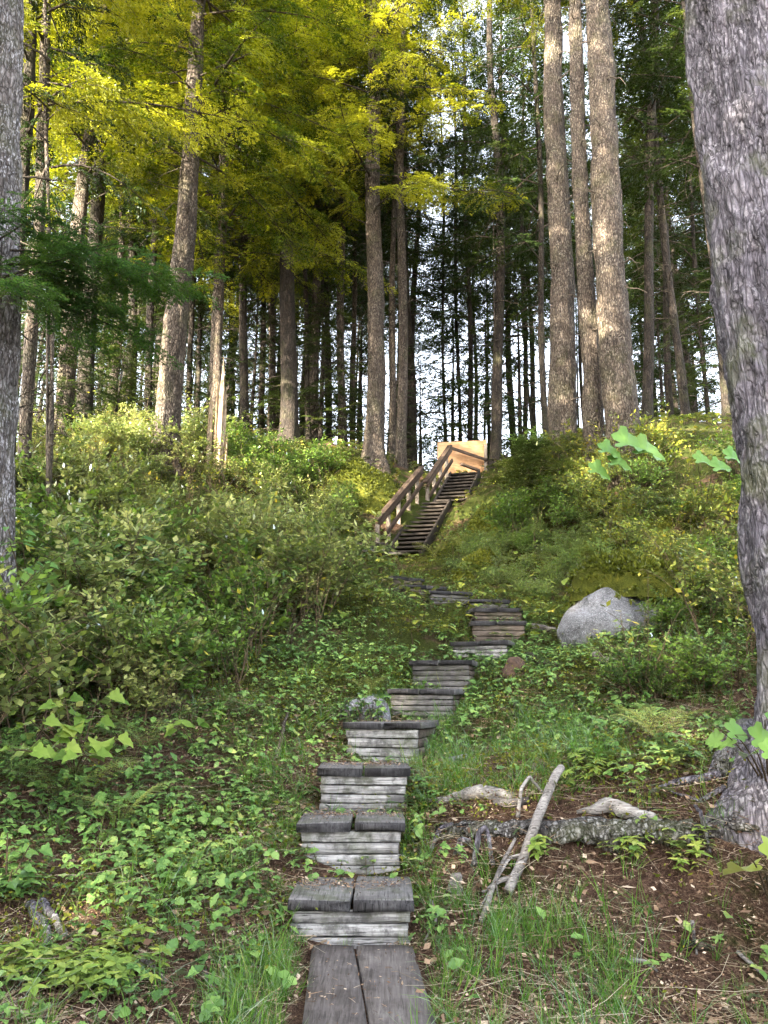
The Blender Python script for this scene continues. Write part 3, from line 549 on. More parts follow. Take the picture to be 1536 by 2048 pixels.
# young conifers with branches down to the ground, along the crest
CR_Y = [crown(81+i, 46, 5, 1.5, SP_F, 1.0, .05, .4, .9, .6, .05) for i in range(3)]
for q, (u, v, Y, h_, wd, mt, lb) in enumerate([(228, 850, 17.5, 3.2, .8, 'N', 'small yellow green young conifer catching the sun behind the left shrubs'), (640, 860, 21.5, 4.6, 1.2, 'F', 'dark young conifer with layered sprays between snag and mossy mound'),
  (585, 850, 22.5, 5.5, 1.2, 'F', 'dark young conifer behind the foot of the broad dark trunk'), (840, 880, 23.5, 4.5, 1.1, 'F', 'young conifer rising behind the handrail stairs'), (905, 860, 26, 8, 1.4, 'F', 'pointed young conifer in the gap above the plywood panel'),
  (1040, 870, 24, 7.5, 1.5, 'F', 'tall young conifer between the plywood panel and the sunlit trunks'), (975, 870, 27, 9, 1.5, 'F', 'tall narrow conifer behind the curved dark trunk'), (1110, 915, 14.4, 1.5, .7, 'N', 'low golden young conifer at the feet of the sunlit trunks'),
  (1060, 925, 15.5, 1.1, .7, 'N', 'lowest golden young conifer left of the sunlit trunks'), (1420, 870, 20, 5.5, 1.3, 'F', 'dark young conifer between the leaning trunks at right'), (1330, 860, 24, 8, 1.4, 'F', 'young conifer seen right of the thickest sunlit trunk'), (150, 870, 18.5, 5, 1.4, 'F', 'bushy young conifer among the dark trunks on the left'),
  (70, 890, 15.5, 4, 1.2, 'F', 'young conifer beside the left edge trunk'), (500, 860, 22, 6, 1.2, 'F', 'young conifer right behind the snag top'), (415, 850, 23, 7, 1.3, 'F', 'slender young conifer left of the snag'), (720, 870, 24, 6.5, 1.3, 'F', 'young conifer hidden behind the mossy mound trunk'), (290, 860, 21, 6, 1.4, 'F', 'young conifer left of the thick grey brown trunk')]):
    p = P(u, v, Y); zb = h1(p.x, Y)-.1; root = empty('young_conifer', (p.x, Y, zb)); tag(root, lb, 'tree')
    mb, cen = trunk_mb((0, 0), (.05, 0), 0, h_*1.02, .012*h_+.01, .006*h_, h_*.6, 8, .4, q, .2, .003, .03); mb.build('trunk', M['bark_dark'], root)
    o = mkobj('crown', CR_Y[q % 3], root, (0, 0, .15)); o.scale = (wd, wd, h_/5); o.rotation_euler = (0, 0, q*1.7)
# unseen trees behind and left of the viewer, tops set to shade the slope
r = np.random.default_rng(12); k = 0
for d_, s0, st in ((12.5, -5.5, 1.9), (16, -6, 2.6)):
    for q in range(12 if d_ < 13 else 9):
        s_ = s0+q*st+r.uniform(-.3, .3); X = -.64*d_-.77*s_; Y = -.77*d_+.64*s_; zt = E+float(np.interp(s_, [2, 4, 7, 10, 13], [17.2, 16.4, 16.2, 15.4, 14.3]))+(d_-12.5)*.466+r.uniform(-.7, .5)
        if Y > 3.5 and X/Y > -.75: continue
        if s_ > 15: continue
        zb = h1(X, Y)-.3; root = empty('conifer', (X, Y, zb)); k += 1; Ht = zt-zb
        tag(root, 'dense unseen shading spruce standing outside the photo, left of and behind the viewer', 'tree', 'unseen shading spruces behind the viewer')
        mb, cen = trunk_mb((0, 0), (.1, 0), 0, Ht, .22, .12, Ht*.6, 12, .8, k, .4, .01, .08); mb.build('trunk', M['bark_dark'], root)
        o = mkobj('crown', CR_S[k % 2], root, (0, 0, 1)); o.scale = (.8, .8, (Ht-1)/17); o.rotation_euler = (0, 0, k*2)
CR_B = crown(95, 40, 17, 3.6, SP_N, 1.7, .1, .2, .9, 1.15, .0, .35)  # unseen spruces added so their boughs throw shadow bands on the sunlit trunks
for X, Y, Ht, cb in ((-5.7, 4.6, 26, 8.5), (-4.6, 2.9, 26, 8.5), (-7.6, 2.6, 27, 9.5), (-9.3, .1, 30, 12), (-8.2, -1.4, 29, 12), (-10.6, 1.8, 31, 13)):
    zb = h1(X, Y)-.3; root = empty('conifer', (X, Y, zb)); k += 1; tag(root, 'tall thin crowned spruce added for shade just outside the left edge of the photo', 'tree', 'tall unseen shading spruces left of the view')
    mb, cen = trunk_mb((0, 0), (.1, 0), 0, Ht, .2, .1, Ht*.6, 12, .8, k, .4, .01, .08); mb.build('trunk', M['bark_dark'], root)
    o = mkobj('crown', CR_B, root, (0, 0, cb)); o.scale = (.85, .85, (Ht-cb)/17); o.rotation_euler = (0, 0, k*2)
# low green bough of the left edge tree
def bough(root, org, specs, seed, mt, name='bough'):
    r = np.random.default_rng(seed)
    for (a, az, L, up, dr, de) in specs:
        mb = MB(); add_branch(mb, np.array(Vector(a)-org), az, L, up, dr, SP_N, r, de, .03, .1, .62)
        for k in range(int(L*5)):
            t = r.uniform(.15, .95); p = np.array(Vector(a)-org)+np.array([math.cos(az)*L*t, math.sin(az)*L*t, L*(up*t-dr*t*t)]); add_branch(mb, p, az+r.choice([-1, 1])*r.uniform(.5, 1.2), L*.38*(1.2-t), 0, .35, SP_N, r, de*1.3, .012, .05, .55)
        mb.build(name, [M[mt], M['limb']], root)
er = ETREE[0]; bough(er, er.location, [(P(-10, 560, 7.5), -.3, 2.0, .12, .2, 1.5), (P(0, 500, 7.5), .15, 1.7, .1, .22, 1.4), (P(-10, 610, 7.4), -.9, 1.4, 0, .3, 1.4), (P(0, 530, 7.5), -.05, 2.1, .05, .16, 1.7), (P(0, 585, 7.5), .35, 1.8, .0, .15, 1.6), (P(-5, 480, 7.4), -.5, 1.3, .1, .2, 1.5)], 3, 'bough')

# ------------------------------------------------------------- wooden box steps
def box_step(label, uL, uR, vt, Y, vb, yaw, nb, rm, tcol='tread', depth=.46):
    a = R(yaw); pl, pr = P(uL, vt, Y), P(uR, vt, Y); wd = (pr.x-pl.x)/math.cos(a); zt = pl.z; zb = P(uL, vb, Y).z-.05
    mid = (pl+pr)/2
    # the local frame: x along the front edge, y into the slope; the front edge's middle is the origin
    root = empty('box_step', (mid.x, Y, zt-.3+(.05 if vt < 1195 else 0)), a); tag(root, label, 'step', 'weathered box steps up the slope')
    h = wd/2; Tt = .3; th = .055
    g = rng.uniform(-.02, .02)
    for x0, x1 in ((-h-.01, g-.011), (g+.011, h+.01)):
        o = plank(x0, x1, -.02, depth, Tt-th, Tt, .002, .002, .014, ax=1).build('tread_board', [M[tcol], M['endgrain']], root); o.rotation_euler = (rng.uniform(-.01, .01), rng.uniform(-.01, .01), rng.uniform(-.008, .008))
    zl = Tt-(zt-zb); n = nb; hh = (Tt-th-.003-zl)/(n+.35)
    for k in range(n+1):
        z1 = Tt-th-.003-k*hh; z0 = z1-hh+.008; ins = rng.uniform(0, .008)
        plank(-h+.02+rng.uniform(-.012, .014), h-.02+rng.uniform(-.014, .012), .0+ins, .05+ins, z0, z1, .002, .002, .006, ax=0).build('riser_board', M[rm], root)
        for sx in (-1, 1):
            plank(sx*(h-.045)-.024, sx*(h-.045)+.024, .056+ins, depth-.02, z0, z1, .002, .001, .006, ax=1).build('side_board', M['riser_b' if sx > 0 else rm], root)
    return root
SL = ['lowest box step with wide tread and bright pale risers, just above the ground planks', 'second box step from the bottom, pale risers and dark cracked tread', 'third box step from the bottom with grass at its foot',
 'box step with a leafy sprig before its white streaked risers and dark right gap', 'low grey box step beside the small mossy boulder', 'tall grey box step turned to the right, above the one by the small boulder',
 'box step with pale streaked risers beside the small brown rotten stump', 'wide brownish box step, lower of the two tightly stacked ones', 'box step on top of the tightly stacked brownish pair', 'thin dark box step turning left above the stacked pair',
 'first slanted dark step of the row leading left', 'middle slanted dark step of the row leading left, beside the sunlit moss', 'last small dark step of the slanted row, below the handrail stairs']
for s_, lb in zip(STEPS, SL): box_step(lb, *s_[:7], s_[7], depth=[.55, .62, .5, .7, .7, .55, .5, .4, .5, .45, .45, .45, .45][SL.index(lb)])
# two ground planks before the first step
for (ua, ub, uc, ud, lb) in ((612, 748, 622, 706, 'left flat plank of the short walkway before the lowest step'), (752, 880, 712, 826, 'right flat plank of the short walkway before the lowest step')):
    yn, yf = 3.35, 4.52
    zz = P(700, 2048, 3.66).z+.01; zz2 = P(700, 1905, 4.5).z+.03
    a0, a1 = P(ua, 2048, 3.66).x, P(ub, 2048, 3.66).x; b0, b1 = P(uc, 1900, 4.45).x, P(ud, 1900, 4.45).x
    mb = MB(); n = 16; t = np.linspace(0, 1, n); q = np.linspace(0, 1, 6)
    X = (a0+(b0-a0)*t)[:, None]*(1-q)+(a1+(b1-a1)*t)[:, None]*q; Yg = np.repeat((yn+(yf-yn)*t)[:, None], 6, 1); Z = np.repeat((zz+(zz2-zz)*t)[:, None], 6, 1)
    V = np.stack([X, Yg, Z], -1); V[..., 2] += fbm(V*5, 2, 4)*.006; V[:, [0, -1], 2] -= .006; B = V.copy(); B[..., 2] -= .06
    i = (np.arange(n-1)[:, None]*6+np.arange(5)[None]).ravel(); Qt = np.stack([i, i+1, i+7, i+6], -1)
    nV = n*6; e = []
    for k in range(n-1): e += [[k*6, (k+1)*6, (k+1)*6+nV, k*6+nV], [k*6+5, k*6+5+nV, (k+1)*6+5+nV, (k+1)*6+5]]
    for k in range(5): e += [[k, k+nV, k+1+nV, k+1], [(n-1)*6+k, (n-1)*6+k+1, (n-1)*6+k+1+nV, (n-1)*6+k+nV]]
    mb.add(np.concatenate([V.reshape(-1, 3), B.reshape(-1, 3)]), np.concatenate([Qt, np.array(e)]))
    c_ = V.reshape(-1, 3).mean(0); mb.V[0] = mb.V[0]-c_
    ob = mb.build('ground_plank', M['tread_y'], None, Vector(c_)); tag(ob, lb, 'plank')

# ------------------------------------------------------------- the ladder-like stairs with handrails
def bar(name, a, b, w_, h_, mt, parent, org, over=0.0):   # a squared timber from a to b (world), w_ across, h_ in the vertical plane
    a, b = Vector(a), Vector(b); d = (b-a).normalized(); a = a-d*over; b = b+d*over; L = (b-a).length
    up = Vector((0, 0, 1)) if abs(d.z) < .9 else Vector((0, 1, 0)); s_ = d.cross(up).normalized(); u = s_.cross(d)
    mb = plank(0, L, -w_/2, w_/2, -h_/2, h_/2, .002, .002, .005, ax=0)
    if mt == 'post': mb = plank(-w_/2, w_/2, -h_/2, h_/2, 0, L, .002, .0, .004, ax=2)
    o = mb.build(name, M[mt], parent); Mx = Matrix((d, -s_, u)).transposed() if mt != 'post' else Matrix((s_, -u, d)).transposed()
    if Mx.determinant() < 0: Mx = Matrix((d, s_, u)).transposed() if mt != 'post' else Matrix((s_, u, d)).transposed()
    o.matrix_local = Matrix.Translation(a-org)@Mx.to_4x4(); return o
def flight(label, A, B, wd, n, org=None):     # A, B: left front bottom and left front top of the treads
    org = Vector(A); root = empty('stair_flight', org); tag(root, label, 'stairs', 'timber stair flights up the ridge')
    A, B = Vector(A), Vector(B); d = B-A; hd = Vector((d.x, d.y, 0)).normalized(); s_ = Vector((hd.y, -hd.x, 0)); hd0 = hd
    s_ = Vector((.97, -.24, 0)).normalized() if d.x > 0 else s_
    for k in range(n):
        p = A+d*(k/(n-1)); q = p+s_*wd; c_ = (p+q)/2
        o = plank(-wd/2, wd/2, -.13, .13, -.022, .022, .002, .003, .008, ax=0).build('tread', M['stairw'], root); o.location = c_-org; o.rotation_euler = (0, 0, math.atan2(s_.y, s_.x))
    for e_ in (0, 1):
        a = A+s_*(wd*e_+(.03 if e_ else -.03)); b = a+d; bar('stringer', a+Vector((0, 0, -.05)), b+Vector((0, 0, -.05)), .05, .26, 'stairw', root, org, .12)
    return root, s_
A1 = P(779, 1107, 16.0); B1 = P(842, 1010, 18.1)
f1, s1 = flight('lower stair flight with twelve dark treads beside the long handrail', A1, B1, .68, 13)
A2 = P(873, 1004, 18.3); B2 = P(903, 951, 20.0)
f2, s2 = flight('upper stair flight climbing to the foot of the plywood panel', A2, B2, .72, 9)
A3 = P(968, 958, 20.6); B3 = P(985, 915, 22.0)
f3, s3 = flight('short shaded stair flight passing right of the plywood panel', A3, B3, .4, 8)
def railing(root, org, top, mid, posts, Ya, Yb, va, vb, ua, ub):
    # top, mid: ((u0,v0),(u1,v1)); depth runs from Ya to Yb with u from ua to ub
    def dp(u): return Ya+(Yb-Ya)*(u-ua)/(ub-ua)
    bar('handrail', P(*top[0], dp(top[0][0])), P(*top[1], dp(top[1][0])), .14, .045, 'rail', root, org, .05)
    t0, t1 = P(*top[0], dp(top[0][0])), P(*top[1], dp(top[1][0]))
    bar('top_rail', t0+Vector((.045, 0, -.085)), t1+Vector((.045, 0, -.085)), .04, .12, 'rail', root, org, .0)
    bar('mid_rail', P(*mid[0], dp(mid[0][0]))+Vector((.065, 0, 0)), P(*mid[1], dp(mid[1][0]))+Vector((.065, 0, 0)), .04, .1, 'rail', root, org, .05)
    for u, v0, v1 in posts: bar('post', P(u, v1, dp(u))+Vector((0, 0, -.1)), P(u, v0, dp(u))+Vector((0, 0, -.03)), .09, .085, 'post', root, org)
railing(f1, Vector(A1), ((753, 1040), (842, 935)), ((763, 1072), (838, 968)), [(755, 1045, 1103), (777, 1022, 1092), (797, 998, 1068), (817, 973, 1040), (834, 952, 1010)], 15.9, 18.1, 0, 0, 755, 842)
railing(f2, Vector(A2), ((851, 963), (899, 893)), ((855, 990), (899, 922)), [(855, 969, 1006), (868, 950, 996), (881, 930, 982), (893, 912, 964)], 18.2, 20.0, 0, 0, 853, 900)
bar('post', P(957, 975, 19.9), P(957, 943, 19.9), .08, .08, 'rail', f2, Vector(A2))
bar('handrail', P(922, 928, 19.7), P(958, 941, 19.9), .09, .06, 'rail', f2, Vector(A2))
bar('stringer', P(905, 1052, 17.3), P(938, 1003, 18.6), .06, .25, 'stairw', f1, Vector(A1))
# landing board stack at the foot
dzp = h1(P(740, 1135, 15.3).x, 15.25)+.04-P(740, 1136, 15.4).z; root = empty('stacked_platform', P(740, 1135, 15.3)+Vector((0, 0, max(0, dzp)))); tag(root, 'small dark platform of stacked boards at the foot of the handrail stairs', 'platform'); org = root.location.copy()
for k, (v, w0, w1, Yk) in enumerate([(1106, 712, 776, 15.7), (1113, 712, 774, 15.6), (1120, 704, 770, 15.3), (1128, 711, 768, 15.4), (1136, 712, 767, 15.4)]):
    a, b = P(w0, v, Yk), P(w1, v, Yk); o = plank(a.x, b.x, Yk, Yk+.5, a.z-.055, a.z, .002, .003, .01, ax=0); o.V = [q-np.array(org)+np.array([0, 0, max(0, dzp)]) for q in o.V]; o.build('board', M['stairw' if k != 2 else 'riser_d'], root)
o = bar('sill_board', P(776, 1109, 15.85), P(812, 1107, 15.9), .14, .05, 'post', None, Vector((0, 0, 0))); o.name = 'loose_board'; o.parent = None
tag(o, 'pale sunlit board across the foot of the lower stair flight', 'board')
# plywood panel with its batten
pn = empty('plywood_panel', P(930, 955, 20.7)); tag(pn, 'orange plywood panel, half sunlit, standing at the top of the stairs', 'panel'); org = pn.location.copy()
c4 = [P(876, 958, 20.6), P(976, 955, 21.0), P(973, 880, 21.0), P(875, 885, 20.6)]
V = [tuple(p-org) for p in c4]+[tuple(p-org+Vector((-.004, .02, 0))) for p in c4]
mb = MB(); mb.add(V, [[0, 1, 2, 3], [5, 4, 7, 6], [1, 0, 4, 5], [2, 1, 5, 6], [3, 2, 6, 7], [0, 3, 7, 4]]); mb.build('sheet', M['ply'], pn, smooth=False)
bar('batten', P(899, 895, 20.45), P(974, 920, 20.85), .03, .09, 'rail', pn, org)
for u in (880, 971): bar('post', P(u, 975, 20.9), P(u, 890, 20.9), .08, .08, 'post', pn, org)

# ------------------------------------------------------------- broken snag
def snag():
    Y = 15.6; a = P(434, 920, Y); z0 = h1(a.x, Y)-.2; root = empty('broken_snag', (a.x, Y, z0)); tag(root, 'splintered pale orange stump of a broken tree standing in the shrubs', 'snag'); r = np.random.default_rng(4)
    sh = [(437, 15, 706, .0), (444, 9, 765, .04), (431, 8, 745, -.05), (421, 12, 762, -.08), (425, 9, 800, .09), (416, 7, 830, 0), (448, 9, 850, .03), (440, 8, 728, -.08)]
    for (ua, w_, vt, dY) in sh:
        b = P(ua, 900, Y); rad = .72*w_/2*ZC(900, Y)/FPX; zt = P(ua, vt+8, Y).z-z0; n, m = 30, 9; th = np.arange(m)*2*PI/m; zs = np.linspace(0, 1, n); TH, Zs = np.meshgrid(th, zs)
        rr = rad*(1+.35*r.uniform(-1, 1, m)[None])*np.clip((1-Zs)*3.2, .06, 1)*(1.15-.2*Zs); rr = rr*(1+.1*fbm(np.stack([TH*2, TH*0, Zs*14], -1)+ua, 2, 1)); lean = .05*r.uniform(-1, 1)
        V = np.stack([b.x-a.x+np.cos(TH)*rr+lean*Zs, dY+np.sin(TH)*rr*.8, Zs*zt], -1); i = np.arange(n-1)[:, None]*m; j = np.arange(m)[None]; k = (j+1) % m
        mb = MB(); mb.add(V.reshape(-1, 3), np.stack([i+j, i+k, i+m+k, i+m+j], -1).reshape(-1, 4)); mb.build('splinter', M['deadwood_z'], root)
snag()

# ------------------------------------------------------------- boulders, logs, roots
def boulder(name, label, cat, pos, sz, yaw, seed, mt='rock', seg=72, cut=.6, parent=None):
    r = np.random.default_rng(seed); th = np.linspace(0, 2*PI, seg, endpoint=False); ph = np.linspace(-PI/2, PI/2, seg//2); TH, PH = np.meshgrid(th, ph)
    d = np.stack([np.cos(TH)*np.cos(PH), np.sin(TH)*np.cos(PH), np.sin(PH)], -1); rad = np.ones(TH.shape)*1.25
    for k in range(14):
        nn = r.normal(0, 1, 3); nn /= np.linalg.norm(nn); c_ = r.uniform(.75, 1.0); dp = (d*nn).sum(-1); rad = np.where(dp > .05, np.minimum(rad, c_/np.maximum(dp, .05)), rad)
    rad = rad+fbm(d*2+seed, 3, seed)*.07+fbm(d*9, 2, seed)*.02
    V = d*rad[..., None]*np.array(sz); n, m = TH.shape; i = np.arange(n-1)[:, None]*m; j = np.arange(m)[None]; k = (j+1) % m
    mb = MB(); mb.add(V.reshape(-1, 3), np.stack([i+j, i+k, i+m+k, i+m+j], -1).reshape(-1, 4)); o = mb.build(name, M[mt], parent, pos); o.rotation_euler = (0, 0, yaw)
    if label: tag(o, label, cat)
    return o, V
def tuftfield(mb, pts, nrm, L, seed, n, wf=.25):
    r = np.random.default_rng(seed); k = r.integers(0, len(pts), n); b = pts[k]; d = nrm[k]+r.normal(0, .45, (n, 3)); d /= np.linalg.norm(d, axis=1, keepdims=True)
    V, Q = diamonds(b, d, r.normal(0, 1, (n, 3)), L*r.uniform(.5, 1.4, n), L*wf*r.uniform(.7, 1.3, n)); mb.add(V, Q)
def rock_profile(name, label, prof, Y, depth, seed, mt='rock'):   # a boulder whose front outline passes the given pixels; real depth behind
    cu = sum(p[0] for p in prof)/len(prof); cv = sum(p[1] for p in prof)/len(prof); org = P(cu, cv, Y+depth*.5)
    th = np.linspace(0, 2*PI, 96, endpoint=False); pts = np.array([[P(u, v, Y+.3).x, P(u, v, Y+.3).z] for u, v in prof]); c0 = pts.mean(0)
    ang = np.arctan2(pts[:, 1]-c0[1], pts[:, 0]-c0[0]); rr = np.hypot(*(pts-c0).T); o_ = np.argsort(ang); an = np.r_[ang[o_]-2*PI, ang[o_], ang[o_]+2*PI]; rv = np.tile(rr[o_], 3)
    t2 = (th+PI) % (2*PI)-PI; R_ = np.interp(t2, an, rv); n = 40; ph = np.linspace(-PI/2, PI/2, n)
    V = []
    for p in ph:
        y = math.sin(p)*depth/2; k = math.cos(p)**.7 if abs(math.cos(p)) > 1e-6 else 0
        V.append(np.stack([c0[0]+np.cos(th)*R_*k, np.full(96, Y+depth/2+y), c0[1]+np.sin(th)*R_*k+ .25*depth*(p/PI)*(1-.0)], -1))
    V = np.array(V); V += (fbm(V*1.7, 4, seed)*.045)[..., None]*np.array([.5, 1, .5]) + (fbm(V*9, 2, seed)*.015)[..., None]
    i = np.arange(n-1)[:, None]*96; j = np.arange(96)[None]; k = (j+1) % 96; mb = MB(); mb.add(V.reshape(-1, 3)-np.array(org), np.stack([i+j, i+k, i+96+k, i+96+j], -1).reshape(-1, 4))
    o = mb.build(name, M[mt], None, org); tag(o, label, 'boulder'); return o, V
bo, bV = rock_profile('boulder', 'big pale granite boulder with a brown moss cap, half hidden by shrubs at right', [(1124, 1262), (1132, 1238), (1160, 1205), (1185, 1178), (1212, 1160), (1240, 1160), (1262, 1172), (1290, 1194), (1325, 1222), (1340, 1260), (1320, 1300), (1200, 1310), (1140, 1300)], 9.3, 1.0, 3)
bs_, _ = rock_profile('boulder', 'small pale boulder beside the left of the grey steps, half covered by leaves', [(672, 1432), (686, 1408), (715, 1394), (748, 1386), (768, 1396), (770, 1460), (676, 1460)], 7.8, .3, 8)
bs_.location.z -= .05
# moss caps
def mosscap(name, label, u, v, Y, sz, seed, parent=None, nt_=9000, tl=.05, lift=0, yaw=0):
    p = hit(u, v, max(2.6, Y-3), Y+4) if parent is None else P(u, v, Y); th = np.linspace(0, 2*PI, 64, endpoint=False); q = np.linspace(0, 1, 20); TH, QQ = np.meshgrid(th, q)
    V = np.stack([np.cos(TH)*QQ*sz[0], np.sin(TH)*QQ*sz[1], sz[2]*(np.cos(QQ*PI/2)**.8)], -1); V[..., 2] += fbm(V*2.5+seed, 3, seed)*sz[2]*.35*(1-QQ**4); V[..., :2] *= (1+.18*fbm(np.stack([np.cos(TH)*1.5, np.sin(TH)*1.5, TH*0], -1)+seed, 2, seed))[..., None]
    V[-1, :, 2] -= .1
    if parent is None: V[..., 2] += H((p.x+V[..., 0]).ravel(), (p.y+V[..., 1]).ravel()).reshape(V.shape[:2])-p.z
    else: V[-2:, :, 2] -= .15; p = p-parent.location
    i = np.arange(19)[:, None]*64; j = np.arange(64)[None]; k = (j+1) % 64; mb = MB(); mb.add(V.reshape(-1, 3), np.stack([i+j, i+k, i+64+k, i+64+j], -1).reshape(-1, 4))
    F = V.reshape(-1, 3); nr = F/np.array(sz)**2; nr /= np.linalg.norm(nr, axis=1, keepdims=True)+1e-9
    mt2 = MB(); tuftfield(mt2, F+np.random.default_rng(seed).normal(0, .03, F.shape), nr, tl, seed, nt_); A_ = mt2.merged(); mb.add(A_[0], A_[1], m=1)
    o = mb.build(name, [M['moss'], M['mossleaf']], parent, p); o.rotation_euler = (0, 0, yaw)
    if label: tag(o, label, 'moss')
    return o
mosscap('moss_cap', None, 1252, 1165, 9.85, (.66, .5, .26), 4, bo, 12000, .06)
mosscap('moss_mound', 'big mossy mound under the sunlit trunk left of the handrail stairs', 715, 975, 18.1, (1.1, .8, .4), 5, None, 15000, .06)
mosscap('moss_mound', 'low brown moss mound above the ferns, upper right of the grey boulder', 1230, 1110, 11.8, (.9, .6, .25), 6, None, 9000, .05)
mosscap('moss_mound', 'rounded mossy stump right of the lower stair flight', 965, 1075, 16.2, (.5, .45, .45), 7, None, 6000, .05)
mosscap('moss_mound', 'yellow mossy mound with a white stone, below the stairs at right', 955, 1142, 13.3, (.42, .35, .28), 9, None, 5000, .05)
mosscap('moss_mound', 'shaded mossy hump beside the foot of the dark trunk with the wide foot', 600, 925, 18.6, (1.2, .7, .3), 11, None, 9000, .06)
mosscap('moss_mound', 'mossy bank around the feet of the three sunlit trunks', 1140, 960, 15.2, (1.3, .7, .2), 12, None, 9000, .06)
def stick(name, label, cat, pts, rad, mt='deadwood', n=10, branches=(), seed=0, flat=1, parent=None):
    # pts: (u, v, lift above the ground); the stick lies on or pokes out of the slope
    r = np.random.default_rng(seed); W = []
    for u, v, l in pts: p = hit(u, v); W.append([p.x, p.y-.3*l, p.z+l])
    W = np.array(W); t = np.linspace(0, 1, len(W)); tt = np.linspace(0, 1, 8*len(W)); Cv = np.stack([np.interp(tt, t, W[:, k]) for k in range(3)], -1)
    for _ in range(3): Cv[1:-1] = (Cv[:-2]+2*Cv[1:-1]+Cv[2:])/4
    Cv += fbm(Cv*7+seed, 2, seed)[:, None]*rad*.35; org = Cv.mean(0); rr = rad*np.interp(tt, np.linspace(0, 1, len(flat) if hasattr(flat, '__len__') else 2), flat if hasattr(flat, '__len__') else (1, .6))
    mb = MB(); V, Q, T = tube(Cv-org, rr, n); V[:len(V)-2] += (fbm((V[:len(V)-2]@np.array(Matrix(((1, 0, 0), (0, 1, 0), (0, 0, 1)))))*np.array([3, 34, 34])+seed, 3, 2)*rad*(.5 if mt == 'logwood' else .22))[:, None]; mb.add(V, Q, T)
    o = mb.build(name, M[mt], parent, Vector(org)); tag(o, label, cat)
    for bp in branches:
        mb = MB(); c_ = [np.array(Cv[int(bp[0]*(len(Cv)-1))])-org]
        for u, v, l in bp[1]: p = hit(u, v); c_.append(np.array([p.x, p.y-.3*l, p.z+l])-org)
        c_ = np.array(c_); tq = np.linspace(0, 1, 14); c2 = np.stack([np.interp(tq, np.linspace(0, 1, len(c_)), c_[:, k]) for k in range(3)], -1); mb.add(*tube(c2, bp[2]*(1-.6*tq), 7)); mb.build('side_branch', M[mt], o)
    return o
stick('driftwood_log', 'white weathered log lying in the grass right of the second step', 'log', [(840, 1614, .02), (900, 1612, .04), (960, 1608, .06), (1030, 1608, .03)], .036, n=16, seed=1, flat=(.25, .7, 1.3, .9))
stick('driftwood_log', 'short thin white branch piece between the white log and the slanting branch', 'log', [(990, 1622, .03), (1040, 1622, .04), (1060, 1618, .03)], .03, seed=2)
stick('fallen_log', 'long grey decaying log half sunk in the bank under the slanting branch', 'log', [(875, 1668, .02), (1000, 1668, .03), (1120, 1676, .03), (1260, 1682, .04), (1390, 1684, .02)], .062, 'logwood', n=24, seed=3, flat=(.5, .7, .8, 1.25, 1.1, .9))
stick('fallen_log', 'right piece of the decaying log, half buried before the huge trunk', 'log', [(1385, 1680, .02), (1470, 1672, .03), (1560, 1680, .02)], .05, 'logwood', n=20, seed=33, flat=(.9, 1.1, .7))
stick('split_log', 'cream split chunk of wood lying on the long decaying log', 'log', [(1155, 1648, .05), (1220, 1655, .07), (1290, 1668, .08), (1350, 1674, .05)], .042, n=16, seed=4, flat=(.25, 1.1, .9, .15))
stick('bent_branch', 'thick bleached branch slanting up with a dark lower end', 'branch', [(1018, 1800, .02), (1048, 1740, .05), (1075, 1690, .12), (1110, 1625, .2), (1122, 1612, .2)], .031, n=12, branches=[(.12, [(1000, 1780, .05), (965, 1800, .04)], .02), (.28, [(1018, 1745, .06), (960, 1830, .02)], .014)], seed=5, flat=(.9, .9, 1, .9, .8))
stick('forked_root', 'forked bleached root in front of the slanting branch', 'root', [(962, 1850, .01), (985, 1800, .05), (1000, 1762, .08), (1030, 1720, .1)], .016, branches=[(.45, [(1002, 1822, .01)], .01)], seed=6)
stick('hooked_root', 'thin hooked white root arching over the long log', 'root', [(1036, 1655, .03), (1042, 1625, .12), (1060, 1606, .14), (1085, 1610, .05)], .014, seed=7)
stick('curved_root', 'grey root curling down at the left end of the long log', 'root', [(905, 1665, .04), (880, 1685, .06), (862, 1712, .02)], .02, 'bark_grey', seed=8)
stick('arched_root', 'pair of arched grey roots below the left part of the long log', 'root', [(948, 1745, .0), (958, 1700, .1), (972, 1692, .11), (988, 1742, .01)], .02, 'bark_grey', seed=9)
stick('curved_root', 'stubby grey root poking out between the curling root and the arched pair', 'root', [(912, 1722, .0), (922, 1702, .05), (940, 1695, .04)], .025, 'bark_grey', seed=10)
stick('thin_root', 'thin dark root hanging over the right part of the long log', 'root', [(1288, 1705, .0), (1296, 1665, .12), (1312, 1645, .06)], .01, 'bark_dark', seed=11)
stick('thin_root', 'dark root hanging at the far right of the long log', 'root', [(1420, 1720, .0), (1402, 1670, .12), (1390, 1645, .06)], .015, 'bark_grey', seed=12)
stick('stump_stub', 'tiny pale stub of wood standing in moss left of the forked root', 'stump', [(906, 1800, -.02), (908, 1775, .07)], .05, n=14, seed=13)
stick('mossy_branch', 'mossy grey branch with lichen at the lower left', 'branch', [(60, 1830, .03), (95, 1870, .04), (95, 1925, .02)], .028, 'bark_grey', seed=14)
stick('mossy_branch', 'dark lichen spotted branch crossing at the lower left', 'branch', [(80, 1822, .04), (108, 1860, .05), (130, 1890, .02)], .024, 'bark_grey', seed=15)
stick('bare_stick', 'orange peeled stick in the lower left litter', 'stick', [(145, 1865, .02), (180, 1898, .01)], .012, 'deadwood_z', seed=16)
stick('bare_stick', 'pale split stick left of the grass by the planks', 'stick', [(283, 1938, .02), (330, 1975, .01)], .016, seed=17)
stick('bare_stick', 'short white stick near the left grass clump', 'stick', [(408, 1962, .03), (425, 1992, .01)], .012, seed=18)
stick('bare_stick', 'white upright stick at the lower right', 'stick', [(1385, 1880, .06), (1395, 1932, .0)], .011, seed=19)
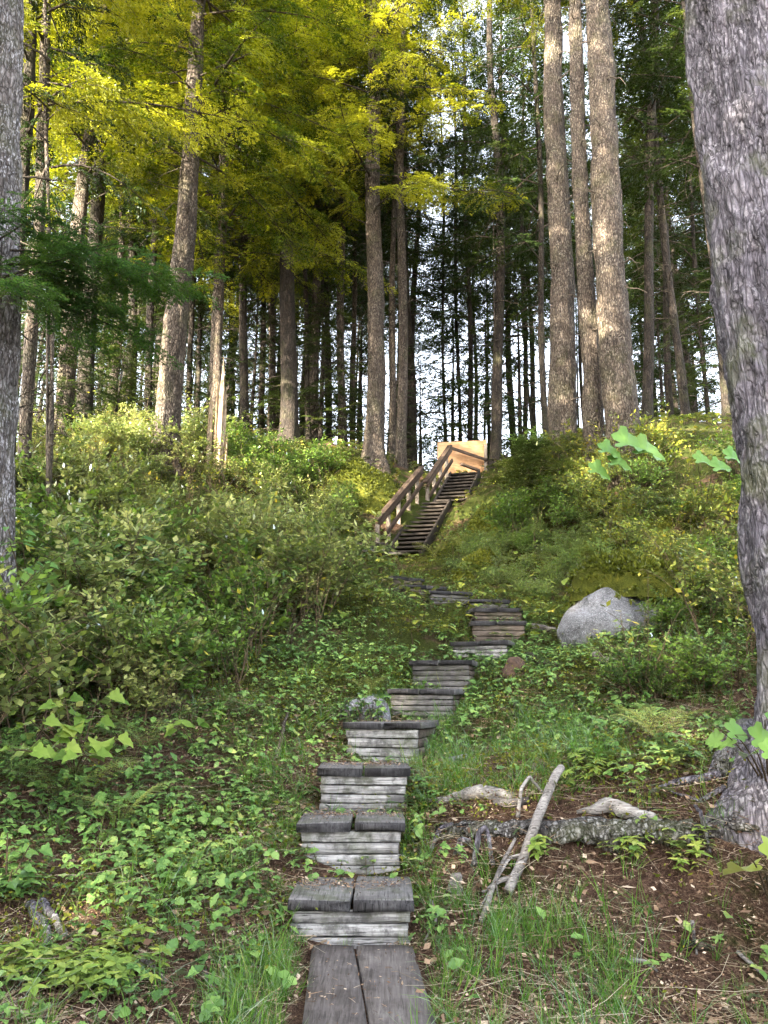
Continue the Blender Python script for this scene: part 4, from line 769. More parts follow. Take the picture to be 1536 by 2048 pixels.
stick('bare_stick', 'dark charred stick lying beside the white upright one', 'stick', [(1365, 1912, .02), (1430, 1905, .02)], .025, 'bark_dark', seed=20)
stick('bare_stick', 'curved bleached stick below the lower right grass', 'stick', [(1260, 1940, .04), (1290, 1945, .05), (1315, 1962, .02)], .012, seed=21)
stick('bare_stick', 'long pale stick lying at the right edge in the litter', 'stick', [(1475, 1925, .02), (1536, 1975, .02)], .012, seed=22)
stick('bare_stick', 'bleached crooked stick right of the lowest step', 'stick', [(862, 1822, .05), (875, 1858, .03), (850, 1888, .01)], .01, seed=23)
stick('bare_stick', 'dark stick leaning on the bank left of the fourth step', 'stick', [(556, 1522, .0), (566, 1490, .12), (575, 1462, .15)], .022, 'bark_brown', seed=24)
stick('fallen_branch', 'dark fallen branch right of the small brown rotten stump', 'branch', [(1055, 1318, .03), (1090, 1332, .04), (1115, 1342, .02)], .055, 'bark_dark', n=12, seed=25)
stick('fallen_branch', 'pale grey forked branch below the big boulder', 'branch', [(1190, 1320, .05), (1205, 1330, .04), (1235, 1330, .03)], .05, 'deadwood', seed=26)
stick('fallen_log', 'pale log end poking out right of the stacked steps', 'log', [(1062, 1266, .05), (1110, 1268, .04)], .06, 'deadwood', seed=27)
stick('bare_stick', 'pale stone like wood lump in the grass right of the fourth step', 'stick', [(900, 1530, .03), (935, 1520, .03)], .035, 'rock', seed=28)
stick('bare_stick', 'weathered wood scrap on the grassy slope below the boulder', 'stick', [(1075, 1478, .02), (1105, 1468, .02)], .03, 'deadwood', seed=29)
for q, (u, v, s_) in enumerate([(1040, 1335, (.2, .18, .14))]):
    p = hit(u, v+15); o, _ = boulder('rotten_stump', 'small brown rotten stump beside the pale streaked step', 'stump', p+Vector((0, .1, .02)), s_, .3, 61, 'rot')
# roots spreading from the huge right trunk
for q, (pts, rad, lb) in enumerate([([(1500, 1490, .1), (1455, 1540, .05), (1425, 1572, -.02)], .09, 'pale thick root flaring left from the huge right trunk'), ([(1510, 1540, .1), (1480, 1590, .04), (1470, 1620, -.03)], .08, 'short root running down toward the viewer from the huge trunk'),
     ([(1440, 1560, .02), (1350, 1570, .02), (1300, 1600, .0)], .02, 'thin dark root snaking left from the huge trunk'), ([(1450, 1585, .02), (1400, 1615, .02), (1340, 1600, .01)], .014, 'thinnest dark root on bare soil beside the huge trunk')]):
    stick('tree_root', lb, 'root', pts, rad, 'bark_grey', n=14, seed=40+q, flat=(1.3, 1, .5))

# ------------------------------------------------------------- undergrowth
def leafshape(kind):                 # flat leaf along +x, unit length, folded a little
    if kind == 'oval': pr = [(0, 0), (.25, .2), (.55, .24), (.85, .1), (1, 0)]
    elif kind == 'round': pr = [(0, 0), (.12, .32), (.45, .48), (.8, .36), (1, 0)]
    elif kind == 'long': pr = [(0, 0), (.3, .1), (.6, .1), (1, 0)]
    elif kind == 'lobed': pr = [(0, 0), (-.1, .2), (-.06, .34), (.1, .36), (.14, .56), (.3, .55), (.42, .4), (.55, .44), (.66, .3), (.82, .18), (1, 0)]
    elif kind == 'broad': pr = [(0, 0), (-.2, .16), (-.26, .38), (-.12, .5), (-.02, .48), (.08, .66), (.28, .66), (.36, .5), (.5, .56), (.66, .44), (.72, .26), (.9, .16), (1.0, 0)]
    n = len(pr); V = []
    for x, y in pr: V.append((x, y, .34*y*(1+.5*math.sin(9*x))-.28*x*x))
    mid = [(x, 0, -.28*x*x) for x in (0, .35, .7, 1)]
    V2 = [(x, -y, z) for x, y, z in V]; T = []
    c = len(V)*2; Vall = V+V2+[(.3, 0, -.03)]
    for k in range(n-1): T.append([c, k+1, k]); T.append([c, n+k, n+k+1])
    return np.array(Vall, float), np.array(T)
def orient(d, up):                   # rotation matrices whose x axis is d and z axis near up
    d = d/np.linalg.norm(d, axis=-1, keepdims=True); y = np.cross(up, d); y /= np.linalg.norm(y, axis=-1, keepdims=True)+1e-9; z = np.cross(d, y); return np.stack([d, y, z], -1)
def proto(V, Q=None, T=None, m=0):
    mb = MB(); mb.add(V, Q, T, m); return mb.merged()
def shrub(seed, nst, hgt, spread, nl, ls, leaf='diamond'):
    r = np.random.default_rng(seed); mb = MB(); B, D = [], []
    for i in range(nst):
        az = r.uniform(0, 2*PI); h_ = hgt*r.uniform(.6, 1.1); sx = spread*r.uniform(.15, 1); k = 6; t = np.linspace(0, 1, k); b0 = r.normal(0, .12, 2)
        pts = np.stack([b0[0]+np.cos(az)*sx*t**1.5, b0[1]+np.sin(az)*sx*t**1.5, h_*t-.15*h_*t**3], -1)+r.normal(0, .02, (k, 3)); pts[0, 2] = -.15; mb.add(*tube(pts, .007*(1-.7*t), 3, False), m=1)
        for q in range(r.integers(4, 8)):
            s_ = r.uniform(.3, 1); p = np.array([np.interp(s_, t, pts[:, c]) for c in range(3)]); a2 = r.uniform(0, 2*PI); L = r.uniform(.12, .38)*hgt
            d = np.array([math.cos(a2), math.sin(a2), r.uniform(.2, .9)]); e = p+d*L; m_ = p+d*L*.5+np.array([0, 0, .02]); mb.add(*tube([p, m_, e], [.0035, .0025, .0015], 3, False), m=1)
            nn = int(nl/nst/5.5)
            for w_ in range(nn):
                u = (w_+.5)/nn; pp = p+(e-p)*u; dd = d/np.linalg.norm(d)*.6+r.normal(0, .55, 3); dd[2] = dd[2]*.5+.1; B.append(pp+r.normal(0, .012, 3)); D.append(dd/np.linalg.norm(dd))
    B, D = np.array(B), np.array(D); n = len(B); V, Q = diamonds(B, D, np.stack([r.normal(0, .45, n), r.normal(0, .45, n), np.ones(n)], -1), ls*r.uniform(.6, 1.4, n), ls*.3*r.uniform(.8, 1.3, n)); mb.add(V, Q); return mb.merged()
SHR = [shrub(71, 20, 1.0, .6, 1900, .06), shrub(72, 24, .8, .7, 1900, .056), shrub(73, 16, 1.15, .5, 1700, .062), shrub(74, 20, .7, .65, 1800, .052)]
def frond(L, seed, np_=12):
    r = np.random.default_rng(seed); mb = MB(); t = np.linspace(0, 1, 8); pts = np.stack([L*(.85*t), t*0+r.normal(0, .008), L*(.95*t-.62*t*t)], -1); mb.add(*tube(pts, .004*(1-.7*t), 3, False)); B, D, U, LL, W = [], [], [], [], []
    for i in range(np_):
        q = .12+.87*i/np_; p = np.array([np.interp(q, t, pts[:, c]) for c in range(3)]); pl = L*.30*math.sin(PI*min(1, (q*.9+.1)))**.8*(1.15-q*.5); sl = .95-1.24*q
        for s_ in (1, -1):
            a = s_*R(68-25*q); d = np.array([math.cos(a), math.sin(a), sl*math.cos(a)-.15]); d /= np.linalg.norm(d); k = 7
            for w_ in range(k):
                u = (w_+.4)/k; bb = p+d*pl*u
                for s2 in (1, -1):
                    d2 = d*.55+s2*np.cross(d, [0, 0, 1])*.8; B.append(bb); D.append(d2/np.linalg.norm(d2)); U.append((0, 0, 1)); LL.append(pl*.17*(1.15-u)); W.append(pl*.034*(1.1-.5*u))
            B.append(p+d*pl*.8); D.append(d); U.append((0, 0, 1)); LL.append(pl*.22); W.append(pl*.04)
    V, Q = diamonds(np.array(B), np.array(D), np.array(U), np.array(LL), np.array(W)); mb.add(V, Q); return mb
FR = [frond(1.0, s_).merged() for s_ in (1, 2)]
def fern_mesh(nf, L, seed, mt, spread=(.1, .5)):
    r = np.random.default_rng(seed); mb = MB()
    for i in range(nf):
        az = i*2*PI/nf+r.uniform(-.3, .3); s_ = L*r.uniform(.75, 1.15); inst(mb, FR[i % 2], (rotz([az])@roty([-r.uniform(0, .4)])@rotx([r.uniform(-.3, .3)]))*s_, np.zeros((1, 3)))
    return mb.mesh('fern', [mt])
def whorl(leaf, n, L, tilt, stem, seed, layers=1):
    r = np.random.default_rng(seed); V, T = leafshape(leaf); mb = MB(); mb.add(*tube([(0, 0, -.03), (.004, 0, stem)], [.0022, .0015], 3, False), m=1)
    for l in range(layers):
        a = np.arange(n)*2*PI/n+r.uniform(-.25, .25, n)+l*.5; z = stem*(1-.4*l); sc = L*r.uniform(.75, 1.15, n)*(1-.1*l)
        inst(mb, proto(V, None, T), (rotz(a)@roty(-tilt+r.uniform(-.25, .25, n)))*sc[:, None, None], np.tile([0, 0, z], (n, 1)))
    return mb.merged()
COV = [whorl('round', 3, .035, .15, .07, 1), whorl('round', 3, .028, .1, .05, 2), whorl('oval', 5, .032, .2, .06, 3), whorl('round', 4, .026, .2, .09, 4, 2), whorl('lobed', 2, .036, .2, .08, 5)]
BUN = [whorl('oval', 6, .05, .12, .08, 6), whorl('oval', 5, .055, .2, .1, 7, 2)]
def blade(seed, n, L):
    r = np.random.default_rng(seed); mb = MB()
    for i in range(n):
        az = r.uniform(0, 2*PI); l = L*r.uniform(.5, 1.2); bd = r.uniform(.2, 1.0); w_ = r.uniform(.0014, .0027); t = np.linspace(0, 1, 5); a = az+r.uniform(-.3, .3)*t; o = r.normal(0, .015, 2)
        x = l*bd*t**1.8; z = l*(t-.45*bd*t**2.2); c = np.stack([o[0]+np.cos(a)*x, o[1]+np.sin(a)*x, z-.01], -1); s_ = np.stack([-np.sin(a), np.cos(a), a*0], -1)*(w_*(1-t)**.6)[:, None]
        V = np.concatenate([c+s_, c-s_]); mb.add(V, [[k, k+1, k+6, k+5] for k in range(4)])
    return mb.merged()
GR = [blade(1, 14, .2), blade(2, 12, .14), blade(3, 10, .26), blade(4, 16, .1)]
def inpoly(u, v, poly):
    u = np.asarray(u); v = np.asarray(v); r_ = np.zeros(u.shape, bool); n = len(poly)
    for i in range(n):
        x1, y1 = poly[i]; x2, y2 = poly[(i+1) % n]; c = ((y1 > v) != (y2 > v)) & (u < (x2-x1)*(v-y1)/((y2-y1) or 1e-9)+x1); r_ ^= c
    return r_
def clear_of_steps(X, Y, pad=.0):
    ok = np.ones(len(X), bool)
    for s_ in STEPS:
        a = R(s_[5]); m_ = (P(s_[0], s_[2], s_[3])+P(s_[1], s_[2], s_[3]))/2; wd = (P(s_[1], s_[2], s_[3]).x-P(s_[0], s_[2], s_[3]).x)/2+pad
        lx = (X-m_.x)*math.cos(a)+(Y-m_.y)*math.sin(a); ly = -(X-m_.x)*math.sin(a)+(Y-m_.y)*math.cos(a); ok &= ~((np.abs(lx) < wd) & (ly > -.03-pad*1.2) & (ly < .42))
    ok &= ~((np.abs(X+.09) < .36+pad*.5) & (Y > 3.2) & (Y < 4.55))
    if pad >= .2: bq = P(1215, 1290, 8.95); ok &= ~((np.abs(X-bq.x) < .72) & (Y > 7.9) & (Y < 10.4)); pq = P(740, 1135, 15.2); ok &= ~((np.abs(X-pq.x) < .6) & (Y > 13.9) & (Y < 15.9))
    for p0, p1, w_ in ((A1, B1, .7), (A2, B2, .75)):
        for t in np.linspace(-.05, 1.05, 24):
            q = Vector(p0).lerp(Vector(p1), t); ok &= ~((np.abs(X-q.x-w_/2) < w_/2+.1+pad) & (np.abs(Y-q.y) < .15+pad))
    return ok
def scatter(n, box_, dens, seed, pad=.02):   # ground points; dens(u, v, X, Y) gives the chance to keep each
    r = np.random.default_rng(seed); X = r.uniform(box_[0], box_[1], n); Y = box_[2]+(box_[3]-box_[2])*r.uniform(0, 1, n)**1.0; Z = H(X, Y); u, v = project(X, Y, Z)
    keep = (r.uniform(0, 1, n) < dens(u, v, X, Y)) & clear_of_steps(X, Y, pad); return X[keep], Y[keep], Z[keep]
def strew(mb, protos, X, Y, Z, seed, smin, smax, tilt=.25, dz=0, mo=0):
    r = np.random.default_rng(seed); n = len(X); s_ = r.uniform(smin, smax, n); Mx = (rotx(r.normal(0, tilt, n))@roty(r.normal(0, tilt, n))@rotz(r.uniform(0, 2*PI, n)))*s_[:, None, None]; L = np.stack([X, Y, Z+dz], -1); w_ = r.integers(0, len(protos), n)
    for q in range(len(protos)): inst(mb, protos[q], Mx[w_ == q], L[w_ == q], mo)
LEFT = [(-900, 1600), (250, 1480), (480, 1400), (610, 1330), (640, 1180), (690, 1100), (700, 1000), (600, 900), (-900, 880)]
RIGHT = [(1100, 1180), (1060, 1120), (970, 1070), (1000, 1000), (1010, 925), (2400, 880), (2400, 1500), (1560, 1450), (1260, 1400), (1150, 1350), (1330, 1290), (1340, 1180), (1200, 1130)]
# thickets
X, Y, Z = scatter(640, (-8, 1.2, 5.5, 18.5), lambda u, v, X, Y: inpoly(u, v, LEFT)*np.clip(.75+fbm(np.stack([X, Y, X*0], -1)*1.5, 2, 81)*1.2, .05, 1), 1, .3)
nq = fbm(np.stack([X, Y, X*0], -1)*.9, 2, 61)
for kk, mtn, lb in ((nq > -.12, 'shrub', 'tangled pale small leaved shrubs covering most of the left slope'), (nq <= -.12, 'shrub3', 'fresher green shrubs mixed into the left thicket in patches')):
    mb = MB(); fa = kk & (Y > 12.5); ne = kk & (Y <= 12.5); strew(mb, SHR, X[ne], Y[ne], Z[ne], 2, .7, 1.65, .22, -.05); strew(mb, SHR, X[fa], Y[fa], Z[fa], 2, .5, 1.05, .2, -.05)
    tag(mb.build('thicket', [M[mtn], M['stem']]), lb, 'shrubs', kind='stuff')
LOW = [(960, 1050), (1080, 1030), (1300, 1060), (1300, 1150), (1180, 1160), (1100, 1210), (1040, 1190), (900, 1150)]
X, Y, Z = scatter(700, (.5, 6, 8.5, 18), lambda u, v, X, Y: inpoly(u, v, LOW)*.9, 95, .25); mb = MB(); strew(mb, SHR, X, Y, Z, 96, .25, .5, .3, -.03)
tag(mb.build('thicket', [M['fern'], M['stem']]), 'low feathery greenery on the bank between the stairs and the boulder', 'shrubs', kind='stuff')
# bare and leafy stems rising out of the thicket
mb = MB(); r = np.random.default_rng(3); X, Y, Z = scatter(700, (-8, 8, 5.5, 17), lambda u, v, X, Y: (inpoly(u, v, LEFT) | inpoly(u, v, RIGHT))*.5, 91, .3)
def wand(seed, hgt):
    r = np.random.default_rng(seed); mb = MB(); B, D = [], []
    for i in range(4):
        az = r.uniform(0, 2*PI); t = np.linspace(0, 1, 7); sx = r.uniform(.1, .5)*hgt; pts = np.stack([np.cos(az)*sx*t**2, np.sin(az)*sx*t**2, hgt*r.uniform(.7, 1.1)*(t-.12*t**3)], -1)+r.normal(0, .02, (7, 3)); mb.add(*tube(pts, .006*(1-.7*t), 3, False), m=1)
        for q in range(int(r.integers(6, 18))): p = pts[int(r.integers(3, 7))]+r.normal(0, .05, 3); d = r.normal(0, 1, 3); d[2] = abs(d[2])*.4; B.append(p); D.append(d/np.linalg.norm(d))
    n = len(B); V, Q = diamonds(np.array(B), np.array(D), np.stack([r.normal(0, .4, n), r.normal(0, .4, n), np.ones(n)], -1), r.uniform(.05, .09, n), r.uniform(.012, .02, n)); mb.add(V, Q); return mb.merged()
strew(mb, [wand(q, 1.2) for q in range(4)], X, Y, Z, 92, .7, 1.35, .15, -.05); tag(mb.build('thicket', [M['shrub2'], M['stem']]), 'taller loose stems with larger leaves rising out of the thickets', 'shrubs', kind='stuff')
X, Y, Z = scatter(680, (1, 9, 6, 18.5), lambda u, v, X, Y: inpoly(u, v, RIGHT)*np.clip(.65+fbm(np.stack([X, Y, X*0], -1)*1.5, 2, 82)*1.2, .05, 1), 3, .4)
kk = fbm(np.stack([X, Y, X*0], -1)*1.0, 2, 71) > .05; mb = MB(); strew(mb, SHR, X[~kk], Y[~kk], Z[~kk], 5, .45, 1.0, .2, -.05); tag(mb.build('thicket', [M['shrub3'], M['stem']]), 'green shrubs mixed between the yellowish ones on the right slope', 'shrubs', kind='stuff')
X, Y, Z = X[kk], Y[kk], Z[kk]; mb = MB(); strew(mb, SHR, X, Y, Z, 4, .4, 1.0, .2, -.05)
tag(mb.build('thicket', [M['shrub2'], M['stem']]), 'tangled yellowish shrubs covering the right slope around the boulder', 'shrubs', kind='stuff')
# ground cover
def d_cover(u, v, X, Y):
    q = np.stack([X, Y, X*0], -1); n = fbm(q*1.6, 3, 21)*.5+.5+fbm(q*4.5, 2, 22)*.32; d = .15+.0*u
    d = np.where(inpoly(u, v, [(-600, 1500), (300, 1450), (520, 1520), (560, 1850), (200, 1830), (-600, 1850)]), .95, d)
    d = np.where(inpoly(u, v, [(560, 1140), (800, 1140), (860, 1260), (760, 1330), (640, 1420), (500, 1450)]), .7, d)
    d = np.where(inpoly(u, v, [(940, 1260), (1060, 1180), (1130, 1300), (1300, 1380), (1400, 1560), (900, 1640), (830, 1600), (930, 1420)]), .7, d)
    d = np.where(inpoly(u, v, [(860, 1640), (1700, 1600), (1700, 2200), (900, 2200)]), .05, d)
    d = np.where(inpoly(u, v, [(0, 1850), (420, 1850), (600, 1950), (600, 2200), (0, 2200)]), .3, d)
    d = np.where(inpoly(u, v, [(820, 1560), (900, 1560), (960, 1900), (830, 1960)]), .5, d)
    d = np.where(Y > 9, np.maximum(d, .6), d); d = d*np.clip((n-.32)*3.5, .05, 1)
    return np.where((np.abs(X-PX(Y)) < .8) & (Y < 6), d*.7, d)
X, Y, Z = scatter(62000, (-6, 6, 3.2, 11), d_cover, 5); mb = MB(); strew(mb, COV, X, Y, Z, 6, .7, 1.6, .35)
tag(mb.build('ground_cover', [M['cover'], M['stem']]), 'low trifoliate and round leaved plants carpeting the slope', 'ground cover', kind='stuff')
X, Y, Z = scatter(15000, (-7, 8, 10, 21), lambda u, v, X, Y: d_cover(u, v, X, Y)*.9, 7, .05); mb = MB(); strew(mb, COV, X, Y, Z, 8, 1.6, 3.0, .3)
tag(mb.build('ground_cover', [M['shrub2'], M['stem']]), 'yellow green low plants on the upper slope around the stairs', 'ground cover', kind='stuff')
# grass
def d_grass(u, v, X, Y):
    q = np.stack([X, Y, X*0], -1); n = fbm(q*2.2, 3, 31)*.5+.5; d = .06+.0*u
    for poly, a in (([(800, 1860), (900, 1800), (1120, 1840), (1240, 1900), (1300, 2300), (830, 2300)], 1.0), ([(420, 1900), (600, 1870), (615, 2300), (380, 2300)], .9), ([(230, 1850), (600, 1640), (590, 1880), (420, 1950)], .35),
                    ([(900, 1540), (1100, 1530), (1120, 1610), (880, 1610)], .95), ([(830, 1420), (1250, 1440), (1200, 1600), (800, 1620), (810, 1500)], .4), ([(800, 1560), (880, 1560), (900, 1900), (820, 1900)], .5), ([(640, 1380), (900, 1380), (700, 1450)], .5), ([(480, 1500), (640, 1440), (600, 1640), (480, 1620)], .3)):
        d = np.where(inpoly(u, v, poly), a, d)
    return d*np.clip((n-.25)*3, .1, 1)
X, Y, Z = scatter(36000, (-5, 5, 3.1, 10), d_grass, 9, .0); mb = MB(); strew(mb, GR, X, Y, Z, 10, .6, 1.3, .25)
tag(mb.build('grass', M['grass']), 'fresh green grass growing beside the planks and steps', 'grass', kind='stuff')
# tufts growing at the foot of the risers and along the ground planks
mb = MB(); r = np.random.default_rng(66); XX, YY = [], []
for s_ in STEPS[:8]:
    a = R(s_[5]); m_ = (P(s_[0], s_[2], s_[3])+P(s_[1], s_[2], s_[3]))/2; lx = np.r_[r.uniform(-.38, .38, 7), r.normal(-.4, .04, 8), r.normal(.4, .04, 8)]; ly = np.r_[r.uniform(-.09, -.03, 7), r.uniform(-.1, .35, 16)]
    XX.append(m_.x+lx*math.cos(a)-ly*math.sin(a)); YY.append(m_.y+lx*math.sin(a)+ly*math.cos(a))
yy = r.uniform(3.3, 4.55, 60); XX.append(np.where(r.uniform(0, 1, 60) < .5, -.46, .27)+r.normal(0, .035, 60)); YY.append(yy); XX, YY = np.concatenate(XX), np.concatenate(YY)
strew(mb, GR, XX, YY, H(XX, YY), 67, .3, .8, .3); tag(mb.build('grass', M['grass']), 'small grass tufts along the edges of steps and planks', 'grass', kind='stuff')
# litter: needles, twigs, bark chips
def d_lit(u, v, X, Y):
    d = .35+.0*u; d = np.where(inpoly(u, v, [(860, 1600), (1800, 1500), (1800, 2300), (860, 2300)]), 1, d); d = np.where(inpoly(u, v, [(-300, 1820), (450, 1850), (620, 1700), (600, 2300), (-300, 2300)]), 1, d)
    d = np.where(inpoly(u, v, [(480, 1560), (640, 1480), (600, 1800), (520, 1750)]), 1, d); return d
r = np.random.default_rng(77)
def twigs(seed, n, L, rad):
    r = np.random.default_rng(seed); mb = MB()
    for i in range(n):
        a = r.uniform(0, 2*PI); l = L*r.uniform(.4, 1.3); o = r.normal(0, .06, 3); o[2] = abs(o[2])*.15; d = np.array([math.cos(a), math.sin(a), r.normal(0, .15)])*l; m_ = o+d*.5+r.normal(0, .1, 3)*l*.3; mb.add(*tube([o, m_, o+d], [rad, rad*.8, rad*.4], 3, False))
    return mb.merged()
def chips(seed, n, L):
    r = np.random.default_rng(seed); B = r.normal(0, .07, (n, 3)); B[:, 2] = np.abs(B[:, 2])*.12; D = r.normal(0, 1, (n, 3)); D[:, 2] *= .3; D /= np.linalg.norm(D, axis=1, keepdims=True)
    U = r.normal(0, .6, (n, 3)); U[:, 2] = 1; V, Q = diamonds(B, D, U, L*r.uniform(.4, 1.4, n), L*.28*r.uniform(.5, 1.2, n)); return proto(V, Q)
X, Y, Z = scatter(24000, (-4.5, 4.5, 3.1, 8.5), d_lit, 11, -.02); mb = MB(); strew(mb, [twigs(1, 7, .09, .0013), twigs(2, 4, .12, .002), chips(3, 16, .02), chips(15, 3, .075), chips(4, 9, .03), chips(5, 22, .013), chips(10, 24, .016)], X, Y, Z, 12, .7, 1.4, .15, .006)
tag(mb.build('leaf_litter', M['litter']), 'brown needles, twigs and bark chips strewn over the bare soil', 'litter', kind='stuff')
X, Y, Z = scatter(3000, (-4, 4.5, 3.1, 8), d_lit, 21, -.02); mb = MB(); strew(mb, [twigs(11, 5, .2, .0011), twigs(12, 7, .13, .0009), twigs(13, 4, .28, .0013)], X, Y, Z, 22, .6, 1.3, .12, .015)
tag(mb.build('dry_grass', M['straw']), 'straw coloured dead grass stalks and twigs on the ground', 'dry grass', kind='stuff')
# litter on the treads
mb = MB(); pr = [twigs(6, 3, .06, .0012), chips(7, 5, .025)]
for s_, nn in zip(STEPS[:4], (120, 150, 120, 80)):
    a = R(s_[5]); m_ = (P(s_[0], s_[2], s_[3])+P(s_[1], s_[2], s_[3]))/2; n = nn; lx = r.uniform(-.32, .32, n); ly = .42-np.abs(r.normal(0, .06, n))-(.0 if nn < 60 else 0)
    n2 = 8; lx = np.r_[lx, r.uniform(-.3, .3, n2)]; ly = np.r_[ly, r.uniform(.02, .4, n2)]
    strew(mb, pr, m_.x+lx*math.cos(a)-ly*math.sin(a), m_.y+lx*math.sin(a)+ly*math.cos(a), np.full(n+n2, m_.z), 13, .6, 1.2, .1, .004)
n = 45; yy = r.uniform(3.4, 4.5, n); strew(mb, pr, r.uniform(-.38, .2, n), yy, np.interp(yy, [3.35, 4.52], [zz, zz2])+.004, 14, .5, 1.1, .1, .006)
tag(mb.build('leaf_litter', M['litter']), 'needles and bits of bark fallen on the lower treads and planks', 'litter', kind='stuff')
X, Y, Z = scatter(60000, (-3, 5, 5.5, 17), lambda u, v, X, Y: .5*np.clip(fbm(np.stack([X, Y, X*0], -1)*1.1, 3, 51)*2+.6, 0, 1), 25, .02); mb = MB(); strew(mb, COV, X, Y, Z, 26, .45, 1.1, .4)
tag(mb.build('ground_cover', [M['cover'], M['stem']]), 'fine creeping green leaves between the steps and boulders', 'ground cover', kind='stuff')
# moss tufts on the slope
X, Y, Z = scatter(34000, (-5, 6, 4, 17), lambda u, v, X, Y: np.clip(fbm(np.stack([X, Y, X*0], -1)*1.3, 3, 41)*2.2+.25, 0, 1)*np.where(inpoly(u, v, [(860, 1640), (1800, 1600), (1800, 2300), (860, 2300)]), .12, .8), 15, .0)
mb = MB(); strew(mb, [chips(8, 14, .022), chips(9, 16, .018)], X, Y, Z, 16, .8, 1.8, .6, .008); tag(mb.build('moss', M['mossleaf']), 'yellow green moss tufts over the slope', 'moss', kind='stuff')

# ------------------------------------------------------------- single plants
ferns = [(1320, 1475, 6.9, .5, 9, 'fernY', 'big yellow green fern left of the huge trunk'), (735, 1385, 7.7, .45, 7, 'fernY', 'pale fern arching over the small white boulder'), (120, 1600, 5.7, .55, 9, 'fern', 'dark green fern at the left edge above the round leaves'),
 (290, 1500, 6.6, .5, 8, 'fern', 'fern in the shade under the left shrubs'), (240, 1640, 5.5, .42, 8, 'fern', 'fern among low leaves in front of the yellow green maple shoots'), (1050, 1100, 13.8, .7, 8, 'fern', 'tall dark fern on the bank right of the stairs'),
 (1130, 1140, 12.8, .7, 8, 'fern', 'fern just above left of the big boulder'), (1180, 1115, 12.4, .6, 8, 'fern', 'fern standing behind the moss cap of the boulder'), (1310, 1100, 11.8, .6, 8, 'fernY', 'yellowing fern behind the boulder beside the shrubs'),
 (1000, 1090, 15, .7, 8, 'fern', 'fern beside the rounded mossy stump'), (930, 1095, 15.5, .6, 8, 'fernY', 'sunlit yellow fern right of the foot of the stairs'), (1110, 1240, 10.2, .5, 7, 'fern', 'fern at the left foot of the big boulder'), (1170, 1215, 10.4, .5, 6, 'fern', 'fern leaning behind the left side of the big boulder'),
 (870, 1105, 15.5, .55, 8, 'fernY', 'bright yellow fern in front of the lowest stair treads'), (660, 1090, 14.5, .5, 7, 'fern', 'fern left of the stacked board platform'), (520, 1560, 6.3, .3, 6, 'fern', 'small fern on the bank left of the third step'), (20, 1560, 5.4, .6, 8, 'fern', 'large fern cut by the left edge of the photo'),
 (770, 985, 18.2, .45, 7, 'fern', 'small pale fern below the mossy mound'), (1360, 1040, 12.3, .6, 8, 'fern', 'fern rising from the shrubs under the huge green leaves')]
for q, (u, v, Y, L, nf, mt, lb) in enumerate(ferns):
    p = hit(u, v+10, Y-1.2, Y+4); o = mkobj('fern', fern_mesh(nf, L*1.15, 80+q, M[mt]), None, p+Vector((0, 0, -.02))); tag(o, lb, 'fern')
def shoot(label, cat, name, base, tips, leaf, ls, mt, nl=7, seed=0, tilt=.25):
    # a plant with arching stems ending in spreading leaves; base (u, v), tips (u, v, Y)
    r = np.random.default_rng(seed); b = hit(base[0], base[1], 2.6); root = empty(name, b); tag(root, label, cat); V, T = leafshape(leaf); pm = proto(V, None, T); st = MB(); lf = MB()
    for (u, v, Y) in tips:
        tp = np.array(P(u, v, Y)-b); m_ = tp*.5+np.array([0, 0, .12*np.linalg.norm(tp)]); t = np.linspace(0, 1, 9)[:, None]; pts = (1-t)**2*0+2*t*(1-t)*m_+t*t*tp; st.add(*tube(pts, np.linspace(.008, .003, 9), 4, False))
        for k in range(nl):
            q = 1-.42*(k/nl)**1.2 if nl > 1 else 1; p = pts[int(q*8)]; a = r.uniform(0, 2*PI) if k else 0; d = np.array([math.cos(a), math.sin(a), r.uniform(-.35, .15)]); pe = ls*r.uniform(.3, .9)*(0 if nl < 2 else 1); e = p+d*pe
            st.add(*tube([p, (p+e)/2+np.array([0, 0, .01]), e], [.002, .002, .0015], 3, False))
            up = np.array([r.normal(0, tilt), r.normal(-1.1 if leaf == 'broad' else -.4, tilt), 1.0]); inst(lf, pm, orient(d[None], up[None])*ls*r.uniform(.7, 1.2), e[None])
    st.build('stem', M['stem'], root); lf.build('foliage', M[mt], root); return root
shoot('broad yellow green maple shoots at the left below the shrubs', 'shrub', 'maple_shoot', (150, 1560), [(60, 1440, 5.6), (130, 1400, 5.8), (200, 1385, 6.0), (110, 1490, 5.4), (215, 1470, 5.6), (30, 1500, 5.2), (170, 1510, 5.3)], 'lobed', .13, 'maple', 6, 1)
shoot('bright maple shoot with small pale leaves before the left shrubs', 'shrub', 'maple_shoot', (390, 1500), [(345, 1440, 6.6), (380, 1425, 6.7), (410, 1420, 6.7)], 'oval', .13, 'maple', 4, 2)
shoot('fresh green leafy shoot standing above the left thicket', 'shrub', 'salmonberry', (270, 1230), [(200, 1110, 8.4), (260, 1075, 8.6), (320, 1085, 8.7), (370, 1090, 8.8), (150, 1155, 8.2), (290, 1120, 8.4), (230, 1140, 8.2)], 'oval', .17, 'club', 7, 3)
shoot('leafy stem crossing the pale trunk at the left edge', 'shrub', 'salmonberry', (60, 1330), [(20, 1085, 6.2), (70, 1120, 6.2), (5, 1020, 6.2), (40, 1060, 6.3)], 'oval', .13, 'club', 5, 4)
shoot('pale green maple twig above the red branch at the left edge', 'shrub', 'maple_shoot', (10, 1800), [(15, 1665, 4.8), (60, 1690, 4.8), (25, 1740, 4.6)], 'lobed', .09, 'cover', 5, 5)
